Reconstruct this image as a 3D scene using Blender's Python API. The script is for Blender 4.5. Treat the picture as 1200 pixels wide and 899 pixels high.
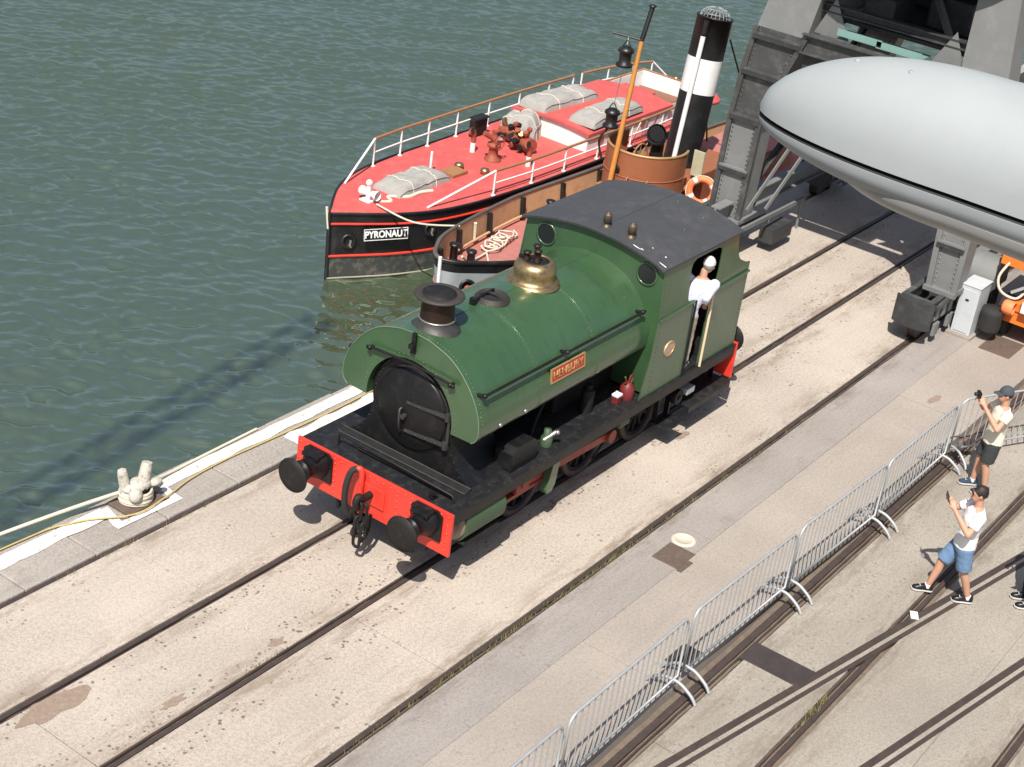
import bpy, bmesh, math, random
import numpy as np
from mathutils import Vector, Matrix, noise as mnoise
random.seed(7)
sc = bpy.context.scene
for o in list(bpy.data.objects): bpy.data.objects.remove(o)
col = sc.collection

# ------------------------------------------------------------------ camera
RIGHT = Vector((0.58937469, -0.79843828, 0.12301948))
DOWN  = Vector((-0.31465951, -0.36713531, -0.87532911))
FWD   = Vector((0.74406107, 0.47718757, -0.46761646))
CAM   = Vector((-13.585, -10.539, 11.8))
FPX, CXP, CYP = 1900.0, 600.0, 449.5
cd = bpy.data.cameras.new('camera'); cam = bpy.data.objects.new('camera', cd); col.objects.link(cam)
m = Matrix((RIGHT, -DOWN, -FWD)).transposed().to_4x4(); m.translation = CAM
cam.matrix_world = m
cd.sensor_width = 36; cd.lens = FPX/1200*36; cd.clip_start = .05; cd.clip_end = 3000
sc.camera = cam
# ------------------------------------------------------------------ sky, sun, exposure
SUN = Vector((-.64, -.26, .99)).normalized()
w = bpy.data.worlds.new('World'); sc.world = w; w.use_nodes = True
nt = w.node_tree; bg = nt.nodes['Background']
sky = nt.nodes.new('ShaderNodeTexSky'); sky.sky_type = 'NISHITA'; sky.sun_disc = False
sky.sun_elevation = math.asin(SUN.z); sky.sun_rotation = math.atan2(SUN.x, SUN.y)
sky.air_density = 1.0; sky.dust_density = 2.5
nt.links.new(sky.outputs[0], bg.inputs[0]); bg.inputs[1].default_value = .082
sl = bpy.data.lights.new('sun', 'SUN'); sl.energy = 5.0; sl.angle = math.radians(.5); sl.color = (1, .95, .88)
so = bpy.data.objects.new('sun', sl); col.objects.link(so)
so.rotation_euler = SUN.to_track_quat('Z', 'Y').to_euler(); so.location = (0, 0, 40)
vs = sc.view_settings; vs.view_transform = 'Standard'; vs.look = 'None'; vs.gamma = 1; vs.exposure = .38

# ------------------------------------------------------------------ pixel (1200x899 photograph) -> point
def _ray(px, py): return RIGHT*(px-CXP)+DOWN*(py-CYP)+FWD*FPX
def PZ(px, py, z): d = _ray(px, py); return CAM+d*((z-CAM.z)/d.z)
def PY(px, py, y): d = _ray(px, py); return CAM+d*((y-CAM.y)/d.y)
def PX(px, py, x): d = _ray(px, py); return CAM+d*((x-CAM.x)/d.x)

# ------------------------------------------------------------------ materials
MATS = {}
def lin(c): return tuple((v/12.92 if v <= .04045 else ((v+.055)/1.055)**2.4) for v in c)
class N:
    def __init__(s, name):
        s.m = bpy.data.materials.new(name); s.m.use_nodes = True; s.t = s.m.node_tree
        s.b = s.t.nodes['Principled BSDF']; s.o = s.t.nodes['Material Output']
    def n(s, typ, **k):
        x = s.t.nodes.new('ShaderNode'+typ)
        for a, b in k.items():
            if a == 'ins':
                for i, v in b.items():
                    if isinstance(v, bpy.types.NodeSocket): s.t.links.new(v, x.inputs[i])
                    else: x.inputs[i].default_value = v
            else: setattr(x, a, b)
        return x
    def l(s, a, b): s.t.links.new(a, b)
    def pos(s): return s.n('NewGeometry').outputs['Position']
    def noise(s, vec, scale, detail=4, rough=.55):
        return s.n('TexNoise', ins={'Vector': vec, 'Scale': scale, 'Detail': detail, 'Roughness': rough}).outputs['Fac']
    def ramp(s, f, a, b, ca=(0, 0, 0, 1), cb=(1, 1, 1, 1)):
        r = s.n('ValToRGB', ins={0: f}); e = r.color_ramp.elements
        e[0].position = a; e[1].position = b; e[0].color = ca; e[1].color = cb
        return r.outputs[0]
    def mix(s, f, a, b, blend='MIX'):
        x = s.n('Mix', data_type='RGBA', blend_type=blend)
        for i, v in ((0, f), (6, a), (7, b)):
            if isinstance(v, bpy.types.NodeSocket): s.l(v, x.inputs[i])
            elif i == 0: x.inputs[0].default_value = v
            else: x.inputs[i].default_value = (*v[:3], 1)
        return x.outputs[2]
    def math(s, op, a, b=0., c=0.):
        x = s.n('Math', operation=op)
        for i, v in enumerate((a, b, c)):
            if isinstance(v, bpy.types.NodeSocket): s.l(v, x.inputs[i])
            else: x.inputs[i].default_value = v
        return x.outputs[0]
    def bump(s, h, strength, dist):
        b = s.n('Bump', ins={'Height': h, 'Strength': strength, 'Distance': dist}); s.l(b.outputs[0], s.b.inputs['Normal'])

def paint(name, c, rough=.45, metal=0., var=.25, scale=3., bump=.0, dirt=None, dirtamt=.35, coat=0., spec=.5, fine=40.):
    """painted or bare surface: mottled colour, uneven gloss, patches of dirt"""
    if name in MATS: return MATS[name]
    k = N(name); p = k.n('TexCoord').outputs['Object']
    n1 = k.noise(p, scale, 6, .6); n2 = k.noise(p, fine, 3)
    lo = tuple(v*(1-var) for v in c); hi = tuple(min(1, v*(1+var*.8)) for v in c)
    cc = k.mix(n1, lo, hi)
    cc = k.mix(k.math('MULTIPLY', n2, .25), cc, lo)
    if dirt:
        d = k.ramp(k.noise(p, scale*1.7, 8, .7), .5, .68)
        cc = k.mix(k.math('MULTIPLY', d, dirtamt), cc, dirt)
    k.l(cc, k.b.inputs['Base Color'])
    k.l(k.math('MULTIPLY_ADD', n1, .3, rough-.12), k.b.inputs['Roughness'])
    k.b.inputs['Metallic'].default_value = metal; k.b.inputs['Specular IOR Level'].default_value = spec
    if coat: k.b.inputs['Coat Weight'].default_value = coat; k.l(k.math('MULTIPLY_ADD', k.noise(p, scale*2.3, 5, .65), .26, .03), k.b.inputs['Coat Roughness'])
    if bump: k.bump(k.math('ADD', n1, k.math('MULTIPLY', n2, .4)), bump, .02)
    MATS[name] = k.m; return k.m

def concrete(name, c, var=.16, pits=.5, stain=(.10, .075, .055), stain_amt=.5, bands=(), grain=1., dirt_bands=()):
    k = N(name); p = k.pos()
    big = k.noise(p, .55, 5, .6); mid = k.noise(p, 4.5, 6, .65); fine = k.noise(p, 55, 2, .5); gr = k.noise(p, 22, 3, .6)
    cc = k.mix(big, tuple(v*(1-var) for v in c), tuple(v*(1+var*.7) for v in c))
    cc = k.mix(k.math('MULTIPLY', k.ramp(mid, .35, .75), .45), cc, tuple(v*.80 for v in c))
    cc = k.mix(k.math('MULTIPLY', k.ramp(gr, .44, .62), .50*grain), cc, tuple(v*.56 for v in c))
    cc = k.mix(k.math('MULTIPLY', k.ramp(fine, .50, .60), .45*grain), cc, tuple(min(.8, v*1.3) for v in c))
    fd_ = k.noise(p, 38, 2, .6); cc = k.mix(k.math('MULTIPLY', k.ramp(fd_, .54, .64), .45*grain), cc, tuple(v*.5 for v in c))
    # long wear streaks along the rails
    mp = k.n('Mapping', ins={'Vector': p, 'Scale': (.12, 2.4, 1)}).outputs[0]
    st = k.ramp(k.noise(mp, 1.6, 6, .7), .52, .74)
    cc = k.mix(k.math('MULTIPLY', st, stain_amt*.55), cc, tuple(v*.55 for v in c))
    # pits and spots, thick in the worn bands
    vo = k.n('TexVoronoi', ins={'Vector': p, 'Scale': 13., 'Randomness': 1.}); 
    dots = k.math('LESS_THAN', k.math('ADD', vo.outputs['Distance'], k.math('MULTIPLY', k.noise(p, 40, 2), .16)), k.math('MULTIPLY_ADD', k.noise(p, 5.5, 2), .75, -.06))
    pick = k.noise(p, 2.2, 3, .6)
    thr = .60
    base = k.math('GREATER_THAN', pick, thr)
    yy = k.n('SeparateXYZ', ins={0: p}).outputs[1]
    tot = k.math('MULTIPLY', base, .8)
    for (yc, wd) in bands:
        b = k.math('LESS_THAN', k.math('ABSOLUTE', k.math('SUBTRACT', yy, yc)), wd)
        tot = k.math('MAXIMUM', tot, k.math('MULTIPLY', b, k.math('GREATER_THAN', k.noise(p, 2.0, 4, .7), .47)))
    d = k.math('MULTIPLY', k.math('MULTIPLY', dots, tot), pits)
    cc = k.mix(d, cc, stain)
    # brown dirt trails hugging the rails, broad pale and dark weathering, fine cracks
    mp2 = k.n('Mapping', ins={'Vector': p, 'Scale': (.35, 1.5, 1)}).outputs[0]
    tr = k.ramp(k.noise(mp2, 2.6, 8, .78), .46, .60)
    near = 0.
    for (yc, wd) in dirt_bands:
        bb = k.ramp(k.math('ABSOLUTE', k.math('SUBTRACT', yy, yc)), wd*.25, wd, (1, 1, 1, 1), (0, 0, 0, 1))
        near = bb if near == 0. else k.math('MAXIMUM', near, bb)
    if dirt_bands: cc = k.mix(k.math('MULTIPLY', k.math('MULTIPLY', tr, near), .80), cc, tuple(a*b for a, b in zip(c, (.46, .40, .35))))
    wb = k.noise(p, .28, 6, .62)
    cc = k.mix(k.math('MULTIPLY', k.ramp(wb, .38, .52, (1, 1, 1, 1), (0, 0, 0, 1)), .32), cc, tuple(a*b for a, b in zip(c, (.66, .64, .63))))
    cc = k.mix(k.math('MULTIPLY', k.ramp(wb, .54, .68), .35), cc, tuple(min(.7, v*1.22) for v in c))
    blot = k.ramp(k.noise(p, 1.3, 7, .72), .60, .70)
    cc = k.mix(k.math('MULTIPLY', blot, stain_amt*.7), cc, tuple(v*.62 for v in c))
    v2 = k.n('TexVoronoi', ins={'Vector': p, 'Scale': 30., 'Randomness': 1.})
    sp_ = k.math('MULTIPLY', k.math('LESS_THAN', v2.outputs['Distance'], .17), k.math('GREATER_THAN', k.noise(p, 7., 3, .6), .52))
    cc = k.mix(k.math('MULTIPLY', sp_, .5*grain), cc, tuple(v*.42 for v in c))
    k.l(cc, k.b.inputs['Base Color']); k.b.inputs['Roughness'].default_value = .9; k.b.inputs['Specular IOR Level'].default_value = .25
    k.bump(k.math('SUBTRACT', k.math('ADD', k.math('MULTIPLY', mid, .5), k.math('MULTIPLY', gr, .5)), d), .35, .03)
    MATS[name] = k.m; return k.m

M_slab   = concrete('pale concrete', (.45, .392, .332), bands=((-.40, .17), (.47, .1), (-1.0, .12)), pits=.85, grain=.9, dirt_bands=((-.69, .55), (.69, .40), (2.2, .35), (-2.2, .40)))
M_asph   = concrete('grey paving', (.315, .285, .26), var=.2, pits=.35, stain_amt=.7, grain=.6, dirt_bands=((-2.25, .35),))
M_strip  = concrete('light paving', (.355, .312, .27), var=.14, pits=.25, stain_amt=.4, grain=.6)
M_tram   = concrete('brown grey paving', (.34, .305, .258), var=.2, pits=.35, stain_amt=.55, bands=((-4.95, .2), (-5.3, .12)), grain=.8, dirt_bands=((-4.46, .6), (-5.76, .45), (-7.76, .5)))
M_stone  = concrete('weathered coping stone', (.36, .325, .29), var=.45, pits=.6, stain=(.12, .1, .09), stain_amt=1.0)
M_dirt   = paint('track dirt', (.17, .13, .098), .95, var=.5, scale=9, bump=.8)
M_base   = paint('subgrade', (.10, .085, .07), .95, var=.4, scale=4)
M_rail   = paint('worn rail steel', (.082, .064, .056), .5, metal=.35, var=.35, scale=5, dirt=(.16, .08, .05), dirtamt=.5)
M_timber = paint('weathered timber', (.13, .105, .085), .85, var=.45, scale=7, bump=.4)
M_white  = paint('chalky white paint', (.74, .71, .65), .85, var=.14, scale=4.5, dirt=(.34, .31, .27), dirtamt=1.0, bump=.3)
M_wall   = paint('quay masonry', (.16, .15, .13), .9, var=.45, scale=2, bump=.5)
M_green  = paint('locomotive green', (.036, .078, .030), .42, var=.25, scale=1.4, dirt=(.035, .052, .032), dirtamt=.55, coat=.9)
def streaked(name, c, soot, coat=.9):
    k = N(name); p = k.n('TexCoord').outputs['Object']
    n1 = k.noise(p, 1.3, 6, .62); n2 = k.noise(p, 34, 3)
    cc = k.mix(n1, tuple(v*.74 for v in c), tuple(v*1.25 for v in c))
    cc = k.mix(k.math('MULTIPLY', n2, .2), cc, tuple(v*.7 for v in c))
    q = k.n('Mapping', ins={'Vector': p, 'Scale': (5.5, 1.6, .55)}).outputs[0]
    st = k.ramp(k.noise(q, 1.6, 7, .7), .50, .70); cc = k.mix(k.math('MULTIPLY', st, .42), cc, soot)
    q2 = k.n('Mapping', ins={'Vector': p, 'Scale': (.5, 1.2, 3.)}).outputs[0]
    rub = k.ramp(k.noise(q2, 2.4, 8, .75), .60, .74); cc = k.mix(k.math('MULTIPLY', rub, .30), cc, (.10, .14, .105))
    k.l(cc, k.b.inputs['Base Color']); k.l(k.math('MULTIPLY_ADD', n1, .25, .30), k.b.inputs['Roughness'])
    k.b.inputs['Coat Weight'].default_value = coat; k.l(k.math('MULTIPLY_ADD', k.math('MAXIMUM', st, k.noise(p, 3.1, 5, .65)), .30, .02), k.b.inputs['Coat Roughness'])
    k.bump(k.noise(p, 2.6, 3), .08, .05)
    return k.m
M_green = streaked('weathered locomotive green', (.037, .090, .035), (.022, .036, .022), .9)
M_greend = paint('green dulled', (.05, .09, .045), .5, var=.2, scale=3)
M_edge   = paint('lit green edge', (.14, .19, .12), .5, var=.2)  # paler green paints in the light caught by the tank's front rim
M_black  = paint('black enamel', (.008, .008, .009), .40, var=.3, scale=4, dirt=(.03, .028, .025), dirtamt=.4, spec=.35)
M_iron   = paint('sooty iron', (.013, .012, .012), .6, var=.4, scale=6, dirt=(.04, .03, .025), dirtamt=.5, spec=.3)
M_roof   = paint('cab roof paint', (.050, .052, .057), .62, var=.16, scale=2.4, dirt=(.085, .085, .09), dirtamt=.5)
M_plate  = paint('footplate steel', (.014, .014, .016), .5, var=.5, scale=5, dirt=(.07, .065, .06), dirtamt=.4, spec=.35)
M_red    = paint('buffer beam red', (.72, .045, .028), .42, var=.12, scale=3, dirt=(.3, .03, .02), dirtamt=.4, coat=.2)
M_rod    = paint('red motion paint', (.30, .045, .025), .5, var=.25, scale=5, dirt=(.08, .03, .02), dirtamt=.6)
M_brass  = paint('tarnished brass', (.50, .36, .19), .34, metal=.9, var=.25, scale=7, dirt=(.12, .07, .04), dirtamt=.7)
M_copper = paint('copper cap', (.055, .034, .027), .45, metal=.7, var=.4, scale=6, dirt=(.05, .035, .03), dirtamt=.6)
M_steel  = paint('bright steel', (.45, .44, .42), .4, metal=.85, var=.2)
M_galv   = paint('galvanised steel', (.44, .46, .47), .5, metal=.35, var=.15, scale=8)
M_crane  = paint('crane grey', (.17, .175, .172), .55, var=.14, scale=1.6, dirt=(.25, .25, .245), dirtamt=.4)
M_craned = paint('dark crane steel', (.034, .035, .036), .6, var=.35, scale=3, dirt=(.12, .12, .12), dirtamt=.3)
M_deckr  = paint('red deck paint', (.52, .088, .080), .62, var=.12, scale=2, dirt=(.60, .17, .15), dirtamt=.45)
M_pink   = paint('faded red deck', (.42, .155, .13), .75, var=.15, scale=3, dirt=(.50, .25, .21), dirtamt=.5)
M_hullb  = paint('black hull', (.011, .011, .012), .4, var=.3, scale=2, dirt=(.05, .05, .05), dirtamt=.3)
M_boot   = paint('grey boot topping', (.04, .043, .04), .6, var=.3, scale=3, dirt=(.2, .19, .15), dirtamt=.6)
M_hullg  = paint('pale grey hull', (.33, .36, .37), .5, var=.1, scale=2, dirt=(.2, .19, .18), dirtamt=.4)
M_tan    = paint('tan bulwark paint', (.62, .40, .22), .6, var=.15, scale=2.5, dirt=(.36, .20, .10), dirtamt=.45)
M_brown  = paint('brown bridge steel', (.30, .11, .05), .48, var=.15, scale=2, dirt=(.22, .075, .035), dirtamt=.5)
M_mast   = paint('varnished mast', (.55, .24, .055), .45, var=.25, scale=6)
M_wood   = paint('varnished rail wood', (.33, .16, .07), .5, var=.3, scale=8)
M_wht    = paint('white gloss', (.78, .78, .76), .4, var=.06, scale=4, dirt=(.5, .48, .44), dirtamt=.3)
M_canvas = paint('grey canvas', (.31, .30, .28), .9, var=.12, scale=5, bump=.15, dirt=(.3, .29, .27), dirtamt=.4)
M_rope   = paint('pale rope', (.62, .57, .46), .9, var=.25, scale=20)
M_ropey  = paint('yellow hose', (.52, .40, .15), .6, var=.2, scale=12)
M_orange = paint('orange machine paint', (.80, .19, .025), .45, var=.12, scale=3, dirt=(.4, .12, .03), dirtamt=.3)
M_can    = paint('oil can red', (.16, .02, .02), .5, var=.25)
M_lbuoy  = paint('orange lifebuoy', (.85, .22, .08), .6, var=.1)
M_rust   = paint('rust red fittings', (.30, .075, .04), .6, var=.4, scale=9)
M_lampg  = paint('lamp housing grey', (.315, .34, .345), .66, var=.05, scale=9, dirt=(.30, .32, .32), dirtamt=.5, fine=160)
M_gask   = paint('black gasket', (.015, .015, .016), .6)
M_cabin  = paint('cabinet grey', (.50, .53, .55), .45, var=.08, scale=3, dirt=(.35, .33, .3), dirtamt=.3)
M_rubber = paint('rubber', (.022, .021, .02), .8, var=.3)
M_skin   = paint('skin', (.50, .27, .18), .55, var=.08, scale=12)
M_tee    = paint('white cotton', (.78, .77, .76), .9, var=.05, scale=10)
M_cream  = paint('cream cotton', (.72, .66, .52), .9, var=.07, scale=10)
M_shirt  = paint('pale blue shirt', (.66, .69, .80), .9, var=.10, scale=14)
M_denim  = paint('blue denim', (.13, .22, .36), .9, var=.3, scale=9)
M_dshort = paint('charcoal shorts', (.035, .04, .042), .9, var=.25, scale=8)
M_khaki  = paint('beige trousers', (.36, .31, .25), .9, var=.15, scale=8)
M_navy   = paint('dark trousers', (.012, .014, .018), .9, var=.3, scale=8)
M_hair   = paint('dark hair', (.018, .012, .009), .6, var=.4, scale=30)
M_cap    = paint('grey cap', (.055, .065, .075), .85, var=.15)
M_capl   = paint('pale cap', (.60, .59, .57), .9, var=.12)
M_phone  = paint('phone black', (.01, .01, .011), .3)
M_moss   = paint('weeds', (.22, .20, .075), .9, var=.5, scale=20)
M_cover  = paint('iron cover', (.12, .085, .068), .7, var=.35, scale=10, bump=.4, dirt=(.2, .15, .12))
M_sole   = paint('white rubber', (.7, .7, .68), .7)
def glass(name, c, rough=.08):
    k = N(name); k.b.inputs['Base Color'].default_value = (*c, 1); k.b.inputs['Roughness'].default_value = rough
    k.b.inputs['Specular IOR Level'].default_value = .6; MATS[name] = k.m; return k.m
M_glass = glass('dark window glass', (.012, .014, .014))
M_gglass = paint('green tinted glass', (.20, .34, .31), .15, var=.2, scale=3)
k = N('clear plastic diffuser'); k.b.inputs['Base Color'].default_value = (.37, .36, .345, 1); k.b.inputs['Roughness'].default_value = .3
k.b.inputs['Transmission Weight'].default_value = .25; M_diff = k.m

def water_mat():
    k = N('harbour water'); p = k.pos()
    ang = math.atan2(RIGHT.y, RIGHT.x)+math.radians(6)
    mp = k.n('Mapping', vector_type='POINT', ins={'Vector': p, 'Rotation': (0, 0, -ang)}).outputs[0]
    def lay(sx, sy, sc_, det, dis=0.):
        q = k.n('Mapping', ins={'Vector': mp, 'Scale': (sx, sy, 1)}).outputs[0]
        return k.n('TexNoise', ins={'Vector': q, 'Scale': sc_, 'Detail': det, 'Roughness': .5, 'Distortion': dis}).outputs['Fac']
    h = k.math('ADD', k.math('MULTIPLY', lay(.9, 1.9, 1.15, 2, .4), .62), k.math('MULTIPLY', lay(1., 1.8, 3.2, 2, .5), .35))
    h = k.math('ADD', h, k.math('MULTIPLY', lay(.8, 1.2, .22, 2), .5))
    calm = k.ramp(k.noise(p, .11, 3), .35, .62, (.55, .55, .55, 1), (1, 1, 1, 1))
    h = k.math('MULTIPLY', h, calm)
    k.bump(h, .25, .15)
    body = k.mix(k.noise(p, .07, 3), (.056, .078, .034), (.052, .082, .058))
    k.l(body, k.b.inputs['Base Color']); k.b.inputs['Roughness'].default_value = .06
    k.b.inputs['IOR'].default_value = 3.3; k.b.inputs['Specular IOR Level'].default_value = .5
    return k.m
M_water = water_mat()

# ------------------------------------------------------------------ mesh builder (world coordinates; build() makes them local to the thing)
class MB:
    def __init__(s): s.v = []; s.f = []; s.s = []
    def add(s, vs, fs, smooth=False):
        o = len(s.v); s.v += [tuple(v) for v in vs]; s.f += [tuple(i+o for i in f) for f in fs]; s.s += [smooth]*len(fs)
        return s
    def box(s, lo, hi, M=None):
        vs = [Vector((x, y, z)) for x in (lo[0], hi[0]) for y in (lo[1], hi[1]) for z in (lo[2], hi[2])]
        if M: vs = [M @ v for v in vs]
        return s.add(vs, [(0, 1, 3, 2), (4, 6, 7, 5), (0, 4, 5, 1), (2, 3, 7, 6), (0, 2, 6, 4), (1, 5, 7, 3)])
    def beam(s, p, q, wd, ht, up=(0, 0, 1)):
        p = Vector(p); q = Vector(q); d = (q-p); L = d.length; d.normalize()
        u = Vector(up); sd = d.cross(u)
        if sd.length < 1e-4: sd = d.cross(Vector((1, 0, 0)))
        sd.normalize(); u = sd.cross(d)
        vs = [a+sd*(wd/2*i)+u*(ht/2*j) for a in (p, q) for i in (-1, 1) for j in (-1, 1)]
        return s.add(vs, [(0, 1, 3, 2), (4, 6, 7, 5), (0, 4, 5, 1), (2, 3, 7, 6), (0, 2, 6, 4), (1, 5, 7, 3)])
    def cyl(s, p, q, r1, r2=None, n=12, caps=True):
        r2 = r1 if r2 is None else r2
        p = Vector(p); q = Vector(q); d = (q-p).normalized(); a = d.orthogonal().normalized(); b = d.cross(a)
        c = [(math.cos(2*math.pi*i/n), math.sin(2*math.pi*i/n)) for i in range(n)]
        A = [p+(a*x+b*y)*r1 for x, y in c]; B = [q+(a*x+b*y)*r2 for x, y in c]
        s.add(A+B, [(i, (i+1) % n, n+(i+1) % n, n+i) for i in range(n)], True)
        if caps: s.add(A, [tuple(range(n-1, -1, -1))]); s.add(B, [tuple(range(n))])
        return s
    def tube(s, pts, r, n=8, closed=False, caps=True):
        pts = [Vector(p) for p in pts]; m_ = len(pts); rings = []; a = None
        for i, p in enumerate(pts):
            if closed: t = pts[(i+1) % m_]-pts[i-1]
            else: t = pts[min(i+1, m_-1)]-pts[max(i-1, 0)]
            if t.length < 1e-9: t = Vector((0, 0, 1))
            t.normalize()
            a = t.orthogonal() if a is None else a-t*a.dot(t)
            if a.length < 1e-6: a = t.orthogonal()
            a.normalize(); b = t.cross(a)
            rr = r[i] if isinstance(r, (list, tuple)) else r
            rings.append([p+(a*math.cos(2*math.pi*j/n)+b*math.sin(2*math.pi*j/n))*rr for j in range(n)])
        vs = [v for R_ in rings for v in R_]; fs = []
        for i in range(m_ if closed else m_-1):
            k2 = (i+1) % m_
            for j in range(n): fs.append((i*n+j, i*n+(j+1) % n, k2*n+(j+1) % n, k2*n+j))
        s.add(vs, fs, True)
        if caps and not closed: s.add(rings[0], [tuple(range(n-1, -1, -1))]); s.add(rings[-1], [tuple(range(n))])
        return s
    def lathe(s, prof, o=(0, 0, 0), axis=(0, 0, 1), n=28, smooth=True):
        """prof: (radius, height along the axis)"""
        o = Vector(o); d = Vector(axis).normalized(); a = d.orthogonal().normalized(); b = d.cross(a); vs = []; fs = []
        for r, h in prof:
            for j in range(n):
                t = 2*math.pi*j/n; vs.append(o+d*h+(a*math.cos(t)+b*math.sin(t))*r)
        for i in range(len(prof)-1):
            for j in range(n): fs.append((i*n+j, i*n+(j+1) % n, (i+1)*n+(j+1) % n, (i+1)*n+j))
        return s.add(vs, fs, smooth)
    def prism(s, poly, axis, lo, hi, smooth=False, caps=True):
        """poly in the two other axes (x: yz, y: xz, z: xy), drawn along axis"""
        def P(a, h):
            return {'x': (h, a[0], a[1]), 'y': (a[0], h, a[1]), 'z': (a[0], a[1], h)}[axis]
        n = len(poly); A = [P(p, lo) for p in poly]; B = [P(p, hi) for p in poly]
        s.add(A+B, [(i, (i+1) % n, n+(i+1) % n, n+i) for i in range(n)], smooth)
        if caps: s.add(A, [tuple(range(n-1, -1, -1))]); s.add(B, [tuple(range(n))])
        return s
    def sphere(s, c, r, n=14, m_=9):
        r = r if isinstance(r, (tuple, list)) else (r, r, r); c = Vector(c); vs = []; fs = []
        for i in range(m_+1):
            f = math.pi*i/m_
            for j in range(n):
                t = 2*math.pi*j/n
                vs.append(c+Vector((r[0]*math.sin(f)*math.cos(t), r[1]*math.sin(f)*math.sin(t), r[2]*math.cos(f))))
        for i in range(m_):
            for j in range(n): fs.append((i*n+j, (i+1)*n+j, (i+1)*n+(j+1) % n, i*n+(j+1) % n))
        return s.add(vs, fs, True)
    def loft(s, rows, closed=False, smooth=True, caps=False):
        n = len(rows[0]); vs = [v for r in rows for v in r]; fs = []
        for i in range(len(rows)-1):
            for j in range(n if closed else n-1):
                fs.append((i*n+j, i*n+(j+1) % n, (i+1)*n+(j+1) % n, (i+1)*n+j))
        s.add(vs, fs, smooth)
        if caps: s.add(rows[0], [tuple(range(n-1, -1, -1))]); s.add(rows[-1], [tuple(range(n))])
        return s
    def rivet(s, p, nrm, r=.016):
        p = Vector(p); d = Vector(nrm).normalized()
        return s.lathe([(r, 0), (r*.8, r*.45), (0.0005, r*.7)], p, d, 6)
    def mesh(s, name, off=(0, 0, 0)):
        me = bpy.data.meshes.new(name); o = Vector(off)
        me.from_pydata([tuple(Vector(v)-o) for v in s.v], [], s.f)
        me.polygons.foreach_set('use_smooth', s.s); me.update()
        bm = bmesh.new(); bm.from_mesh(me); bmesh.ops.recalc_face_normals(bm, faces=bm.faces); bm.to_mesh(me); bm.free()
        return me
    def build(s, name, mat, parent=None, bevel=0., kind=None, own=False):
        rootloc = Vector((0, 0, 0)); p = parent
        while p is not None: rootloc += p.location; p = p.parent
        me = s.mesh(name, rootloc); me.materials.append(mat)
        o = bpy.data.objects.new(name, me); col.objects.link(o); o.parent = parent
        if kind: o['kind'] = kind
        if bevel:
            b = o.modifiers.new('bevel', 'BEVEL'); b.width = bevel; b.segments = 2; b.limit_method = 'ANGLE'; b.angle_limit = .6
        return o
def tag(o, label, cat, group=None):
    o['label'] = label; o['category'] = cat
    if group: o['group'] = group
    return o
def thing(name, label, cat, loc=(0, 0, 0), rz=0, group=None):
    o = bpy.data.objects.new(name, None); col.objects.link(o); o.location = loc; o.rotation_euler = (0, 0, rz)
    o.empty_display_size = .2
    return tag(o, label, cat, group)
def inst(name, me, parent, loc=(0, 0, 0), rot=(0, 0, 0)):
    o = bpy.data.objects.new(name, me); col.objects.link(o); o.parent = parent; o.location = loc; o.rotation_euler = rot
    return o
def copy_tree(o, parent=None):
    c = o.copy(); col.objects.link(c); c.parent = parent
    for ch in list(o.children): copy_tree(ch, c)
    return c
def smooth_pts(P, k=6, closed=False):
    P = [Vector(p) for p in P]; out = []; n = len(P)
    for i in range(n if closed else n-1):
        if closed: a, b, c, d = P[i-1], P[i], P[(i+1) % n], P[(i+2) % n]
        else: a, b, c, d = P[max(i-1, 0)], P[i], P[i+1], P[min(i+2, n-1)]
        for t in range(k):
            u = t/k
            out.append(.5*((2*b)+(c-a)*u+(2*a-5*b+4*c-d)*u*u+(3*b-a-3*c+d)*u**3))
    if not closed: out.append(P[-1])
    return out
def sp2(P, k=6): return [(v.x, v.y) for v in smooth_pts([(a, b, 0) for a, b in P], k)]
def text_mesh(name, s, size, depth, mat, parent, M, xs=1., bold=.0):
    cu = bpy.data.curves.new(name, 'FONT'); cu.body = s; cu.size = size; cu.extrude = depth; cu.align_x = 'CENTER'; cu.align_y = 'CENTER'; cu.offset = bold
    t = bpy.data.objects.new(name+'_tmp', cu); col.objects.link(t)
    dg = bpy.context.evaluated_depsgraph_get(); me = bpy.data.meshes.new_from_object(t.evaluated_get(dg))
    bpy.data.objects.remove(t)
    me.transform(Matrix.Diagonal((xs, 1, 1, 1))); me.transform(M)
    rl = Vector((0, 0, 0)); p = parent
    while p is not None: rl += p.location; p = p.parent
    me.transform(Matrix.Translation(-rl)); me.materials.clear(); me.materials.append(mat)
    o = bpy.data.objects.new(name, me); col.objects.link(o); o.parent = parent; return o
def frame_M(o, xd, zd):
    xd = Vector(xd).normalized(); zd = Vector(zd); zd = (zd-xd*zd.dot(xd)).normalized(); yd = zd.cross(xd)
    M = Matrix((xd, yd, zd)).transposed().to_4x4(); M.translation = Vector(o); return M
def remesh(mb, voxel, smooth=2):
    me = mb.mesh('tmp'); o = bpy.data.objects.new('tmp', me); col.objects.link(o)
    r = o.modifiers.new('r', 'REMESH'); r.mode = 'VOXEL'; r.voxel_size = voxel; r.use_smooth_shade = True
    if smooth: q = o.modifiers.new('s', 'SMOOTH'); q.factor = .5; q.iterations = smooth
    dg = bpy.context.evaluated_depsgraph_get(); out = bpy.data.meshes.new_from_object(o.evaluated_get(dg))
    bpy.data.objects.remove(o); return out
def rough_poly(cx, cy, rx, ry, n=18, jit=.25, seed=0):
    rd = random.Random(seed); out = []
    for i in range(n):
        t = 2*math.pi*i/n; q = 1+rd.uniform(-jit, jit); out.append((cx+rx*q*math.cos(t), cy+ry*q*math.sin(t)))
    return out
# ================================================================== SETTING
ZW = -2.0
def struct(o): o['kind'] = 'structure'; return o
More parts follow.
